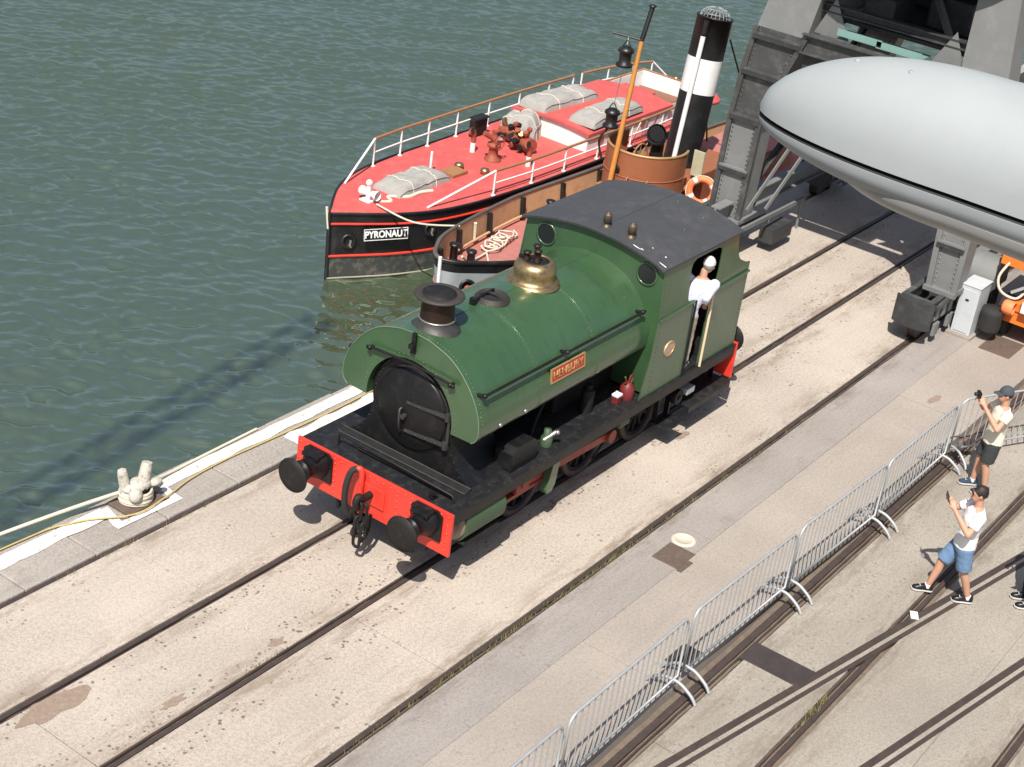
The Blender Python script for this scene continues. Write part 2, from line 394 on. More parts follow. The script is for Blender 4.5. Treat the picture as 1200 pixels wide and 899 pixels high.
# water
wx0, wx1, wy0, wy1, st_ = -7., 42., 3.0, 29., .046
gx = np.arange(wx0, wx1+1e-6, st_); gy = np.arange(wy0, wy1+1e-6, st_); GX, GY = np.meshgrid(gx, gy, indexing='ij'); GZ = np.zeros_like(GX)
rs = np.random.RandomState(5); adir = math.atan2(RIGHT.y, RIGHT.x)+math.radians(96)   # ripples run down the wind, towards the quay
for i in range(80):
    lam = .26*(.75/.26)**rs.rand() if i < 66 else rs.uniform(1.3, 2.6); kk = 2*math.pi/lam; a = adir+rs.randn()*.62
    amp = .0215/kk if i < 66 else .010/kk
    ph = rs.rand()*6.283; arg = kk*(GX*math.cos(a)+GY*math.sin(a))+ph
    GZ += amp*(np.sin(arg)+.18*np.cos(2*arg))*2.0
gust = .80+.20*np.sin(GX*.21+GY*.13+1.)*np.sin(GY*.27-GX*.08)+.16*np.sin(GX*.62-GY*.4)*np.sin(GY*.8+GX*.33+2)
edge = np.clip((GX-wx0)/3, 0, 1)*np.clip((wx1-GX)/3, 0, 1)*np.clip((wy1-GY)/3, 0, 1)
GZ = ZW+GZ*gust*edge
me = bpy.data.meshes.new('water'); nX, nY = GX.shape; V = np.stack([GX, GY, GZ], -1).reshape(-1, 3)
ii = np.arange(nX*nY).reshape(nX, nY); F = np.stack([ii[:-1, :-1], ii[1:, :-1], ii[1:, 1:], ii[:-1, 1:]], -1).reshape(-1, 4)
E0 = len(V); x1e, y1e = gx[-1], gy[-1]
extra = [(-400, wy0, ZW), (wx0, wy0, ZW), (wx0, y1e, ZW), (-400, y1e, ZW), (x1e, wy0, ZW), (600, wy0, ZW), (600, y1e, ZW), (x1e, y1e, ZW), (-400, 700, ZW), (600, 700, ZW)]
V = np.vstack([V, np.array(extra)]); F = np.vstack([F, E0+np.array([(0, 1, 2, 3), (4, 5, 6, 7), (3, 6, 9, 8)])])
me.vertices.add(len(V)); me.vertices.foreach_set('co', V.ravel()); me.loops.add(F.size); me.loops.foreach_set('vertex_index', F.ravel().astype(np.int32))
me.polygons.add(len(F)); me.polygons.foreach_set('loop_start', np.arange(0, F.size, 4, dtype=np.int32)); me.polygons.foreach_set('use_smooth', np.ones(len(F), bool)); me.update(calc_edges=True); me.validate()
me.materials.append(M_water); struct(inst('water', me, None))
# land under everything, reaching far behind the camera, with the quay wall as its edge
mb = MB(); mb.box((-400, -600, -6), (600, 3.02, -.07)); ground = struct(mb.build('ground', M_base))
mb = MB(); mb.box((-400, 3.0, -6), (600, 3.10, -.05)); struct(mb.build('quay_wall', M_wall))
quay = bpy.data.objects.new('quay_pavement', None); col.objects.link(quay); struct(quay)
def lane(name, mat, y0, y1, step, x0=-16., x1=46., gap=.012, ph=0., lift=.0, seed=1):
    rd = random.Random(seed); x = x0+ph
    me = None
    while x < x1:
        L = step
        if me is None:
            b = MB(); b.box((0, y0, -.14), (L-gap, y1, 0)); me = b.mesh(name); me.materials.append(mat)
        o = inst(name, me, quay, (x, 0, lift+rd.uniform(-.004, .003)))
        bv = o.modifiers.new('bevel', 'BEVEL'); bv.width = .003; bv.segments = 1
        x += step
lane('concrete_slab', M_slab, .735, 2.195, 6.2, ph=1.6, seed=2)
lane('concrete_slab', M_slab, -.605, .605, 6.2, ph=4.9, seed=3)
lane('concrete_slab', M_slab, -2.178, -.735, 6.2, ph=2.5, seed=4)
lane('grey_paving_slab', M_asph, -2.998, -2.315, 9.3, ph=1.1, seed=5)
lane('light_paving_slab', M_strip, -4.27, -3.0, 4.65, ph=2.6, seed=6)
lane('trackside_slab', M_tram, -5.66, -4.62, 7.7, ph=.2, seed=7)
lane('trackside_slab', M_tram, -7.0, -5.86, 7.7, ph=3.2, seed=8)
lane('trackside_slab', M_tram, -7.68, -7.003, 7.7, ph=5.6, seed=9)
lane('trackside_slab', M_tram, -9.2, -7.83, 7.7, ph=1.2, seed=10)
lane('trackside_slab', M_tram, -13.2, -9.203, 7.7, ph=2.2, seed=11)
lane('trackside_slab', M_tram, -19.2, -13.21, 7.7, ph=2.9, seed=12)
# coping stones, each its own block
rd = random.Random(3); x = -12.
while x < 40:
    L = rd.uniform(1.05, 1.5)
    b = MB(); z = rd.uniform(-.006, .004)
    b.box((x, 2.30, -.3), (x+L-.012, 3.15+rd.uniform(-.012, .012), z)); o = b.build('coping_stone', M_stone, quay, bevel=.018)
    x += L
# painted white line along the edge, worn through in places, and the white panel further on
def worn_strip(name, y0, y1, x0, x1, seed, z, amp=.03, mat=M_white):
    rd = random.Random(seed); n = int((x1-x0)/.09); top = []; bot = []
    for i in range(n+1):
        xx = x0+(x1-x0)*i/n
        top.append((xx, y1+mnoise.noise((xx*3, seed, 0))*amp*.6, z)); bot.append((xx, y0+mnoise.noise((xx*2.2, seed+9, 0))*amp*1.3, z))
    b = MB(); b.loft([bot, top], smooth=False); return b.build(name, mat, quay)
worn_strip('painted_line', 2.80, 3.035, -11, -1.72, 1, .010)
worn_strip('painted_line', 2.845, 3.05, -.82, 24, 5, .010)
b = MB()
for p, q, r_, s_ in (((-1.86, 2.62), (-1.72, 2.62), (-1.62, 3.0), (-1.74, 3.0)), ((-1.86, 2.52), (-.78, 2.50), (-.78, 2.61), (-1.86, 2.62)), ((-.90, 2.61), (-.78, 2.61), (-.74, 2.84), (-.86, 2.84))):
    b.add([(*p, .0105), (*q, .0105), (*r_, .0105), (*s_, .0105)], [(0, 1, 2, 3)])
b.build('painted_square', M_white, quay)
worn_strip('painted_panel', 2.42, 2.72, 1.35, 6.2, 17, .0108, amp=.13)
# brown repair patches and oil stains in the concrete
for i, (px, py, rx, ry) in enumerate(((62, 828, .42, .15), (203, 823, .17, .06), (323, 753, .12, .05), (800, 510, .16, .06), (1095, 468, .22, .06))):
    c = PZ(px, py, 0); b = MB(); poly = sp2(rough_poly(c.x, c.y, rx, ry, 20, .26, i), 4)
    b.add([(x_, y_, .0045) for x_, y_ in poly], [tuple(range(len(poly)))]); b.build('repair_patch', paint('brown patch', (.275, .205, .158), .95, var=.4, scale=14, bump=.5, dirt=(.33, .26, .2), dirtamt=.5), quay)
# rails ------------------------------------------------------------
def rail_line(y, label, groove, z=-.004, x0=-60, x1=120, wd=.062, fillw=.2, mat=M_rail):
    """flat rail head with a packed groove on one side"""
    t = thing('rail', label, 'rail', (0, y, 0))
    b = MB(); b.box((x0, y-wd/2, -.10), (x1, y+wd/2, z)); b.build('rail_head', mat, t, bevel=.006)
    g = groove; b = MB(); b.box((x0, min(y+g*(wd/2+.032), y+g*(wd/2+.052)), -.09), (x1, max(y+g*(wd/2+.032), y+g*(wd/2+.052)), -.012)); b.build('check_bar', M_rail, t)
    b = MB(); n = 700; rows = [[], [], []]
    for i in range(n+1):
        xx = -10+40*i/n
        for j, yy in enumerate((y-.13, y, y+.13)): rows[j].append((xx, yy, -.045+.02*mnoise.noise((xx*4, yy*9, y))))
    b.loft(rows); b.build('groove_dirt', M_dirt, t)
    return t
rail_line(2.24, 'rusty rail set beside the quay coping stones', -1)
rail_line(.69, 'rail under the locomotive wheels on the water side', -1)
rail_line(-.69, 'rail under the locomotive wheels on the barrier side', 1)
rail_line(-2.22, 'weedy crane rail between pale concrete and grey paving', -1)
rail_line(-4.46, 'rail running along the foot of the crowd barriers', -1, wd=.09)
rail_line(-5.76, 'straight rail under the feet of the man in denim shorts', 1)
rail_line(-7.76, 'straight rail furthest from the locomotive', 1)
def skew_rail(p, q, label, curve=0., n=14):
    t = thing('rail', label, 'rail', (p[0], p[1], 0)); P = Vector((*p, 0)); Q = Vector((*q, 0)); d = (Q-P).normalized(); s_ = Vector((-d.y, d.x, 0))
    def strip(a0, a1, z0, z1, name, mat):
        b = MB(); rows = []
        for i in range(n+1):
            u = i/n; c = P+(Q-P)*u+s_*(curve*4*u*(u-1))
            rows.append([c+s_*a0+Vector((0, 0, z0)), c+s_*a0+Vector((0, 0, z1)), c+s_*a1+Vector((0, 0, z1)), c+s_*a1+Vector((0, 0, z0))])
        b.loft(rows, closed=True, smooth=False, caps=True); b.build(name, mat, t)
    strip(-.046, .046, -.12, .0062, 'rail_head', M_rail)
    strip(-.100, -.046, -.12, .0030, 'groove_dirt', M_tram); strip(-.160, -.100, -.12, .0055, 'check_bar', M_rail)
skew_rail((-4.2, -4.23), (13.5, -7.61), 'diverging rail crossing under the man in denim shorts')
skew_rail((-3.0, -5.85), (15, -9.27), 'diverging rail beyond the crossing, clear of other rails')
# weeds in the grooves
b = MB(); rd = random.Random(5)
def tuft(b, x, y, n, h, sp):
    for _ in range(n):
        a = rd.uniform(0, 6.28); bx = x+rd.gauss(0, sp); by = y+rd.gauss(0, sp*.25); l = h*rd.uniform(.5, 1.2); dx = math.cos(a)*l*.6; dy = math.sin(a)*l*.6; wv = .006
        b.add([(bx-wv*math.sin(a), by+wv*math.cos(a), -.03), (bx+wv*math.sin(a), by-wv*math.cos(a), -.03), (bx+dx, by+dy, l)], [(0, 1, 2)])
for i in range(260): tuft(b, rd.choice((rd.uniform(-2, 3), rd.uniform(-3, 8))), -2.28+rd.gauss(0, .015), 3, .035, .05)
for x0 in (-2.3, -1.9, -1.2, -.6, -2.9): 
    for i in range(5): tuft(b, x0+rd.gauss(0, .12), 2.18, 4, .06, .04)
for i in range(30): tuft(b, 1.35+rd.gauss(0, .25), -5.70+rd.gauss(0, .02), 4, .07, .05)
for i in range(16): tuft(b, -2.4+rd.gauss(0, .25), -.60, 4, .05, .04)
o = b.build('weeds', M_moss, None, kind='stuff'); o['label'] = 'weeds and dry grass growing in the rail grooves'; o['category'] = 'weeds'
# iron covers and plates let into the ground
t = thing('access_cover', 'rusty rectangular access cover with cream round lid in grey paving', 'cover', (2.98, -2.82, 0))
b = MB(); b.box((2.73, -3.02, -.05), (3.22, -2.62, .006)); b.build('cover_plate', M_cover, t, bevel=.004)
b = MB(); b.box((2.70, -3.10, -.05), (3.02, -3.025, .005)); b.build('frame_lug', M_cover, t)
b = MB(); b.lathe([(.17, -.02), (.17, .016), (.12, .020), (.115, .012), (.001, .012)], (3.40, -2.72, 0)); b.build('round_lid', paint('cream lid paint', (.58, .52, .42), .8, var=.3, scale=9), t)
t = thing('drain_cover', 'square iron drain cover with diagonal bars near the orange machine', 'cover', (13.1, -3.5, 0))
b = MB(); b.box((12.72, -3.80, -.05), (13.52, -3.22, .006)); b.build('cover_plate', M_cover, t, bevel=.004)
for q in (-.06, .06):
    b = MB(); b.beam((12.78+q, -3.28, .010), (13.40+q, -3.74, .010), .025, .014); b.build('bar', M_cover, t)
t = tag(MB().box((1.67, -5.40, -.05), (2.10, -4.56, .007)).build('steel_plate', paint('dark steel plate', (.075, .06, .058), .55, metal=.4, var=.3, scale=4, dirt=(.14, .10, .08)), None, bevel=.004), 'dark steel plate between the barrier rail and diverging rail', 'plate')
o = MB().box((1.62, -4.62, -.04), (2.15, -4.60, .004)); 
for i, (x_, y_) in enumerate(((5.0, -4.0), (9.3, -3.7))):
    pass
# the grey band of old paving seen between barrier and rail
t = tag(MB().box((.95, -4.22, -.05), (1.42, -3.92, .006)).build('steel_plate', MATS['dark steel plate'], None, bevel=.004), 'small dark plate in light paving behind a crowd barrier', 'plate')
# ================================================================== LOCOMOTIVE (front beam at x=0, rails at z=0)
loco = thing('steam_locomotive', 'green saddle tank steam locomotive with red buffer beam on the quay', 'locomotive', (0, 0, 0))
def LP(mb, name, mat, parent=loco, bevel=0., **k): return mb.build(name, mat, parent, bevel=bevel, **k)
ZF = 1.185
LP(MB().box((.03, -1.25, ZF-.035), (7.02, 1.25, ZF)), 'running_plate', M_plate, bevel=.006)
for s in (-1, 1):
    LP(MB().box((.05, s*1.235-.012, ZF-.17), (7.0, s*1.235+.012, ZF-.036)), 'valance', M_black)
    LP(MB().box((.05, s*.58-.02, .42), (7.0, s*.58+.02, 1.149)), 'frame', M_iron)
beamf = LP(MB().box((-.012, -1.265, .60), (.029, 1.265, ZF+.02)), 'buffer_beam', M_red, bevel=.006)
rb = MB()
for y in [i*.115-1.21 for i in range(22)]:
    rb.rivet((-.012, y, ZF-.03), (-1, 0, 0)); 
for yy in (-.62, -.40, .40, .62):
    for z in [.66+.085*i for i in range(6)]: rb.rivet((-.012, yy, z), (-1, 0, 0))
for y in (-1.2, 1.2):
    for z in (.68, .8, .92, 1.04): rb.rivet((-.012, y, z), (-1, 0, 0))
LP(rb, 'rivets', M_red, beamf, kind='stuff')
LP(MB().box((-.035, -.22, .78), (-.013, .22, 1.06)), 'drawhook_plate', M_red, beamf, bevel=.006)
beamr = LP(MB().box((7.021, -1.265, .60), (7.06, 1.265, ZF+.02)), 'buffer_beam', M_red, bevel=.006)
def buffer(x, d, y):
    zb = .99
    root = LP(MB().prism([(y-.24, zb-.22), (y+.24, zb-.22), (y+.24, zb+.13), (y+.17, zb+.19), (y-.17, zb+.19), (y-.24, zb+.13)], 'x', x, x+d*.03), 'buffer', M_black, bevel=.006)
    LP(MB().lathe([(.20, .02), (.185, .10), (.135, .17), (.125, .30), (.14, .31), (.14, .335), (.085, .336), (.085, .47)], (x, y, zb), (d, 0, 0)), 'buffer_stock', M_black, root)
    LP(MB().lathe([(.07, .43), (.22, .455), (.235, .475), (.232, .492), (.10, .507), (.001, .511)], (x, y, zb), (d, 0, 0), 36), 'buffer_head', M_iron, root)
    LP(MB().cyl((x+d*.508, y, zb), (x+d*.513, y, zb), .022, n=10), 'centre_hole', M_gask, root)
    LP(MB().box((min(x+d*.03, x+d*.2), y-.13, zb+.13), (max(x+d*.03, x+d*.2), y+.13, zb+.185)), 'buffer_step', M_black, root, bevel=.01)
for y in (-.89, .89): buffer(-.012, -1, y); buffer(7.06, 1, y)
# coupling hook and chain, vacuum pipe
hook = LP(MB().tube(smooth_pts([(-.03, 0, .93), (-.17, 0, .93), (-.27, 0, .99), (-.31, 0, .92), (-.27, 0, .83), (-.20, 0, .85)], 5), [.05]*11+[.045]*10+[.03]*5, 10), 'coupling_hook', M_iron)
def link(c, L, wd, r, axis, parent):
    pts = []; c = Vector(c)
    for i in range(20):
        t = 2*math.pi*i/20; a = wd*math.cos(t); b_ = (L-wd)*(1 if math.sin(t) > 0 else -1)*(0 if abs(math.sin(t)) < 1e-6 else 1)+wd*math.sin(t)
        pts.append(c+(Vector((0, a, b_)) if axis == 'y' else Vector((a, 0, b_))))
    LP(MB().tube(pts, r, 8, closed=True), 'chain_link', M_iron, parent)
link((-.24, 0, .78), .13, .05, .022, 'y', hook); link((-.24, 0, .57), .13, .05, .022, 'x', hook); link((-.23, 0, .36), .12, .05, .022, 'y', hook)
link((-.20, -.06, .74), .15, .045, .02, 'y', hook); link((-.20, -.07, .50), .12, .045, .02, 'x', hook)
pipe = LP(MB().tube(smooth_pts([(-.06, .13, .62), (-.07, .13, .9), (-.07, .13, 1.18), (-.08, .15, 1.25), (-.10, .19, 1.25)], 5), .038, 10), 'vacuum_pipe', M_red)
LP(MB().tube(smooth_pts([(-.10, .19, 1.25), (-.15, .24, 1.20), (-.19, .27, 1.02), (-.19, .28, .8), (-.15, .27, .60), (-.10, .24, .55)], 6), .042, 10), 'vacuum_hose', M_rubber, pipe)
LP(MB().cyl((-.02, .24, .56), (-.14, .24, .56), .05, n=12), 'hose_dummy', M_iron, pipe)
LP(MB().tube([(-.015, -.03, .64), (-.04, -.03, .42), (-.10, -.03, .33), (-.2, -.03, .3)], .02, 8), 'steam_heat_pipe', M_iron, pipe)
# smokebox, saddle and boiler
ZB = 1.93
sm = LP(MB().lathe([(.66, .0), (.66, .95)], (.66, 0, ZB), (1, 0, 0), 48).lathe([(.66, 0), (.001, 0)], (.66, 0, ZB), (1, 0, 0), 48, False), 'smokebox', M_black)
half = sp2([(.62, 1.80), (.68, 1.55), (.80, 1.34), (1.0, ZF+.004)], 5)
LP(MB().prism([(y, z) for y, z in half]+[(-y, z) for y, z in reversed(half)], 'x', .645, 1.50), 'smokebox_saddle', M_black, sm)
rb = MB()
for s in (-1, 1):
    for i in range(8):
        z = 1.27+.085*i; y = .86-.16*min(1, i/3.)-(.05*max(0, i-3) if i > 3 else 0); rb.rivet((.645, s*(y-.03), z), (-1, 0, 0), .013)
for i in range(30):
    t = math.pi*i/29; rb.rivet((.66, .62*math.cos(t), ZB+.62*math.sin(t)), (-1, 0, 0), .012)
LP(rb, 'rivets', M_black, sm, kind='stuff')
door = LP(MB().lathe([(.555, .0), (.555, .03), (.53, .05), (.30, .095), (.001, .115)], (.66, 0, ZB-.03), (-1, 0, 0), 48), 'smokebox_door', M_black)
LP(MB().lathe([(.585, .0), (.585, .018), (.556, .018)], (.66, 0, ZB-.03), (-1, 0, 0), 48), 'door_ring', M_iron, door)
M_strap = paint('scuffed black strap', (.035, .034, .034), .45, var=.4, scale=9)
for z in (2.03, 1.63):
    hs_ = LP(MB().beam((.555, .02, z), (.58, -.60, z+.03), .035, .05, (1, 0, 0)).cyl((.58, -.60, z-.02), (.58, -.60, z+.08), .035, n=10), 'hinge_strap', M_strap, door)
    for q in range(4): LP(MB().rivet((.535+.006*q, -.02-.15*q, z+.007*q), (-1, 0, 0), .016), 'strap_bolt', M_strap, hs_)
LP(MB().cyl((.60, -.615, 1.60), (.60, -.615, 2.12), .022, n=10), 'hinge_post', M_strap, door)
LP(MB().tube([(.60, .10, 1.92), (.52, .10, 1.90), (.51, .09, 1.75), (.52, .08, 1.60), (.60, .08, 1.58)], .017, 8), 'door_grab', M_strap, door)
LP(MB().cyl((.56, .03, 1.83), (.49, .03, 1.83), .035, n=12), 'dart_boss', M_strap, door)
rb = MB()
for i in range(26):
    t = 2*math.pi*i/26; rb.rivet((.632, .50*math.cos(t), ZB-.03+.50*math.sin(t)), (-1, 0, 0), .011)
LP(rb, 'door_rivets', M_strap, door, kind='stuff')
LP(MB().cyl((1.4, 0, ZB), (4.5, 0, ZB), .63, n=40), 'boiler', M_iron)
LP(MB().box((3.0, -.62, ZF+.002), (4.46, .62, 1.9)), 'firebox', M_iron, bevel=.03)
# worn plate and lamp rail in front of the saddle
LP(MB().prism([(.50, ZF+.003), (.64, ZF+.003), (.64, ZF+.035), (.60, ZF+.035)], 'y', -1.05, 1.03), 'front_apron', paint('worn grey iron', (.018, .0175, .017), .55, metal=.3, var=.4, scale=6), bevel=.006)
hr = MB().tube([(.24, .80, ZF), (.24, .80, ZF+.15), (.24, .76, ZF+.17), (.24, -1.04, ZF+.10), (.24, -1.07, ZF+.07), (.24, -1.07, ZF)], .014, 8); LP(hr, 'front_bar', MATS['worn grey iron'])
LP(MB().tube([(.30, .52, ZF+.05), (.30, .50, ZF+.05), (.30, -1.02, ZF+.05)], .018, 8), 'front_bar', MATS['worn grey iron'])
LP(MB().box((.10, -.86, ZF), (.14, -.80, ZF+.09)).box((.08, -.88, ZF+.09), (.16, -.78, ZF+.10)), 'lamp_iron', M_black)
LP(MB().tube([(.497, 1.03, ZF+.012), (.497, -1.05, ZF+.012)], .008, 6), 'apron_edge', paint('rubbed steel', (.09, .086, .082), .5, metal=.5, var=.3, scale=8))
LP(MB().tube([(.61, 1.03, ZF+.040), (.61, -1.05, ZF+.040)], .008, 6), 'apron_edge', MATS['rubbed steel'])
# saddle tank
hp = sp2([(0, 2.985), (.20, 2.972), (.37, 2.93), (.55, 2.865), (.72, 2.75), (.88, 2.58), (1.0, 2.40), (1.075, 2.20), (1.09, 2.03), (1.06, 1.93), (1.0, 1.88)], 4)
inner = [(.685*math.cos(t), ZB+.685*math.sin(t)) for t in [math.radians(a) for a in range(-5, 91, 6)]]
inner[-1] = (0, ZB+.685)
prof = [(-y, z) for y, z in reversed(hp[1:])]+hp          # left low -> over -> right low
outline = prof+inner+[(-y, z) for y, z in reversed(inner[:-1])]
tank = MB()
n = len(prof)
tank.loft([[(x, y, z) for y, z in prof] for x in (.56, 1.4, 2.4, 3.4, 4.449)], smooth=True)
inn = inner+[(-y, z) for y, z in reversed(inner[:-1])]
tank.loft([[(x, y, z) for y, z in inn] for x in (.56, 4.449)], smooth=True)
for x in (.56, 4.449): tank.add([(x, y, z) for y, z in outline], [tuple(range(len(outline)))])
for s in (0, -1):
    a, b_ = prof[s], (inn[0] if s == -1 else inn[-1])
    tank.add([(.56, *a), (4.449, *a), (4.449, *b_), (.56, *b_)], [(0, 1, 2, 3)])
tank = LP(tank, 'saddle_tank', M_green)
LP(MB().tube([(.557, y, z) for y, z in prof], .007, 6), 'edge_bead', M_edge, tank)
for x in (1.85, 3.15): LP(MB().tube([(x, y, z) for y, z in prof[2:-2]], .0045, 5), 'plate_seam', M_green, tank)
for xa, xb in ((1.3, 1.85), (2.35, 2.6), (3.4, 4.44)): LP(MB().tube([(xa, 0, 2.987), (xb, 0, 2.987)], .005, 5), 'plate_seam', M_greend, tank)
rb = MB()
for x in (.63,):
    for i in range(0, n, 1):
        y, z = prof[i]; i2 = min(i+1, n-1); i0 = max(i-1, 0); ty, tz = prof[i2][0]-prof[i0][0], prof[i2][1]-prof[i0][1]
        rb.rivet((x, y, z), (0, -tz, ty) if (-tz*y+ty*(z-2.2)) > 0 else (0, tz, -ty), .010)
for x in (1.82, 1.88, 3.12, 3.18, 4.40):
    for i in range(2, n-2, 1):
        y, z = prof[i]; ty, tz = prof[i+1][0]-prof[i-1][0], prof[i+1][1]-prof[i-1][1]
        rb.rivet((x, y, z), (0, -tz, ty) if (-tz*y+ty*(z-2.2)) > 0 else (0, tz, -ty), .008)
for a in range(0, 181, 6):
    t = math.radians(a); rb.rivet((.56, .735*math.cos(t), ZB+.735*math.sin(t)), (-1, 0, 0), .010)
LP(rb, 'rivets', M_green, tank, kind='stuff')
for s in (-1, 1):
    yh, zh = (1.05, 2.52) if s < 0 else (1.06, 2.36)
    LP(MB().tube([(.62, s*yh, zh), (4.30, s*yh, zh)], .021, 10), 'handrail', M_black, tank)
    for x in (.66, 2.42, 4.24): LP(MB().cyl((x, s*(yh-.11), zh-.02), (x, s*(yh+.01), zh), .024, n=8).sphere((x, s*yh, zh), .036), 'rail_knob', M_black, tank)
    for x in (1.02, 1.55): LP(MB().sphere((x, s*1.085, 2.0), .03).cyl((x, s*1.05, 2.0), (x, s*1.10, 2.0), .014, n=8), 'washout_plug', M_steel, tank)
LP(MB().tube(smooth_pts([(.50, .86, 2.30), (.50, .66, 2.54), (.50, .64, 2.57), (.50, 0, 2.60), (.50, -.64, 2.57), (.50, -.66, 2.54), (.50, -.86, 2.42)][1:6], 4), .018, 8), 'front_handrail', M_black, tank)
for y in (.64, -.64): LP(MB().cyl((.57, y, 2.565), (.49, y, 2.565), .022, n=8).sphere((.49, y, 2.565), .034), 'rail_knob', M_black, tank)
LP(MB().box((.52, -.03, 2.72), (.56, .03, 3.0)).box((.47, -.035, 2.80), (.53, .035, 2.86)), 'lamp_iron', M_black, tank, bevel=.004)
# chimney
ch = LP(MB().lathe([(.335, -.02), (.325, .01), (.27, .05), (.235, .10), (.222, .14)], (.95, 0, 2.94), n=36), 'chimney', paint('chimney base grey', (.05, .048, .047), .5, metal=.3, var=.4, scale=7, dirt=(.12, .11, .105)))
LP(MB().lathe([(.222, .13), (.214, .16), (.205, .36), (.22, .40), (.25, .42)], (.95, 0, 2.94), n=36), 'chimney_barrel', M_copper, ch)
LP(MB().lathe([(.24, .415), (.275, .432), (.31, .44), (.318, .455), (.308, .47), (.20, .476), (.19, .45), (.185, .05), (.001, .05)], (.95, 0, 2.94), n=36), 'chimney_rim', paint('sooty chimney rim', (.055, .047, .043), .6, metal=.3, var=.3, scale=6), ch)
LP(MB().lathe([(.215, .474), (.21, .487), (.001, .496)], (.95, 0, 2.94), n=36), 'chimney_cover', M_iron, ch)
LP(MB().tube([(.95+.223*math.cos(t), .223*math.sin(t), 3.085) for t in [i*math.pi/14 for i in range(28)]], .012, 6, closed=True), 'chimney_band', M_steel, ch)
# filler lid, dome, safety valves
fl = LP(MB().lathe([(.235, -.03), (.235, .015), (.205, .02), (.20, .055), (.185, .06), (.18, .05), (.001, .055)], (2.10, 0, 2.985), n=30), 'filler_lid', paint('brown black lid', (.03, .024, .021), .6, var=.4, scale=7))
LP(MB().beam((1.80, .06, 3.04), (2.2, .06, 3.07), .03, .025).box((1.74, .02, 2.97), (1.80, .10, 3.075)), 'lid_clamp', M_black, fl)
LP(MB().tube(smooth_pts([(2.0, .13, 3.03), (2.05, 0, 3.09), (2.1, -.13, 3.03)], 5), .014, 6), 'lid_handle', M_black, fl)
dome = LP(MB().lathe([(.365, -.04), (.355, -.01), (.31, .008), (.272, .035), (.278, .09), (.290, .15), (.286, .20), (.262, .25), (.215, .285), (.185, .292), (.175, .27)], (3.02, 0, 2.99), n=40), 'dome', M_brass)
LP(MB().lathe([(.172, .255), (.15, .275), (.001, .275)], (3.02, 0, 2.99)), 'dome_top', M_iron, dome)
for (dx, dy, h) in ((-.06, -.05, .16), (.06, .05, .17), (-.10, .09, .11)):
    LP(MB().lathe([(.05, .26), (.05, .31), (.035, .33), (.035, .26+h), (.055, .27+h), (.055, .295+h), (.001, .30+h)], (3.02+dx, dy, 2.99), n=14), 'safety_valve', M_copper, dome)
LP(MB().tube([(2.92, .12, 3.31), (2.85, .16, 3.33)], .03, 8), 'valve_lever', M_iron, dome)
# name plate
M_name = paint('name plate red', (.42, .045, .03), .5, var=.15); M_gold = paint('plate brass letters', (.62, .42, .18), .4, metal=.6, var=.15)
def tank_side(z):   # point on the near side of the tank
    c = [(y, zz) for y, zz in hp if zz < 2.62]
    for (y0, z0), (y1, z1) in zip(c, c[1:]):
        if z1 <= z <= z0: return -(y0+(y1-y0)*(z-z0)/(z1-z0))
    return -1.08
zp = 2.29; yp = tank_side(zp)-.016; nrm = Vector((0, -1, .14)).normalized()
Mn = frame_M((2.46, yp, zp), (1, 0, 0), nrm)
nmp = LP(MB().box((-.37, -.095, -.008), (.37, .095, .008), Mn), 'name_plate', M_name, tank)
fr = MB()
for lo, hi in (((-.385, .085, -.008), (.385, .10, .014)), ((-.385, -.10, -.008), (.385, -.085, .014)), ((-.385, -.085, -.008), (-.37, .085, .014)), ((.37, -.085, -.008), (.385, .085, .014))): fr.box(lo, hi, Mn)
LP(fr, 'plate_border', M_gold, nmp)
text_mesh('plate_letters', 'HENBURY', .155, .006, M_gold, nmp, Mn @ Matrix.Translation((0, -.005, .012)), xs=.98, bold=-.001)
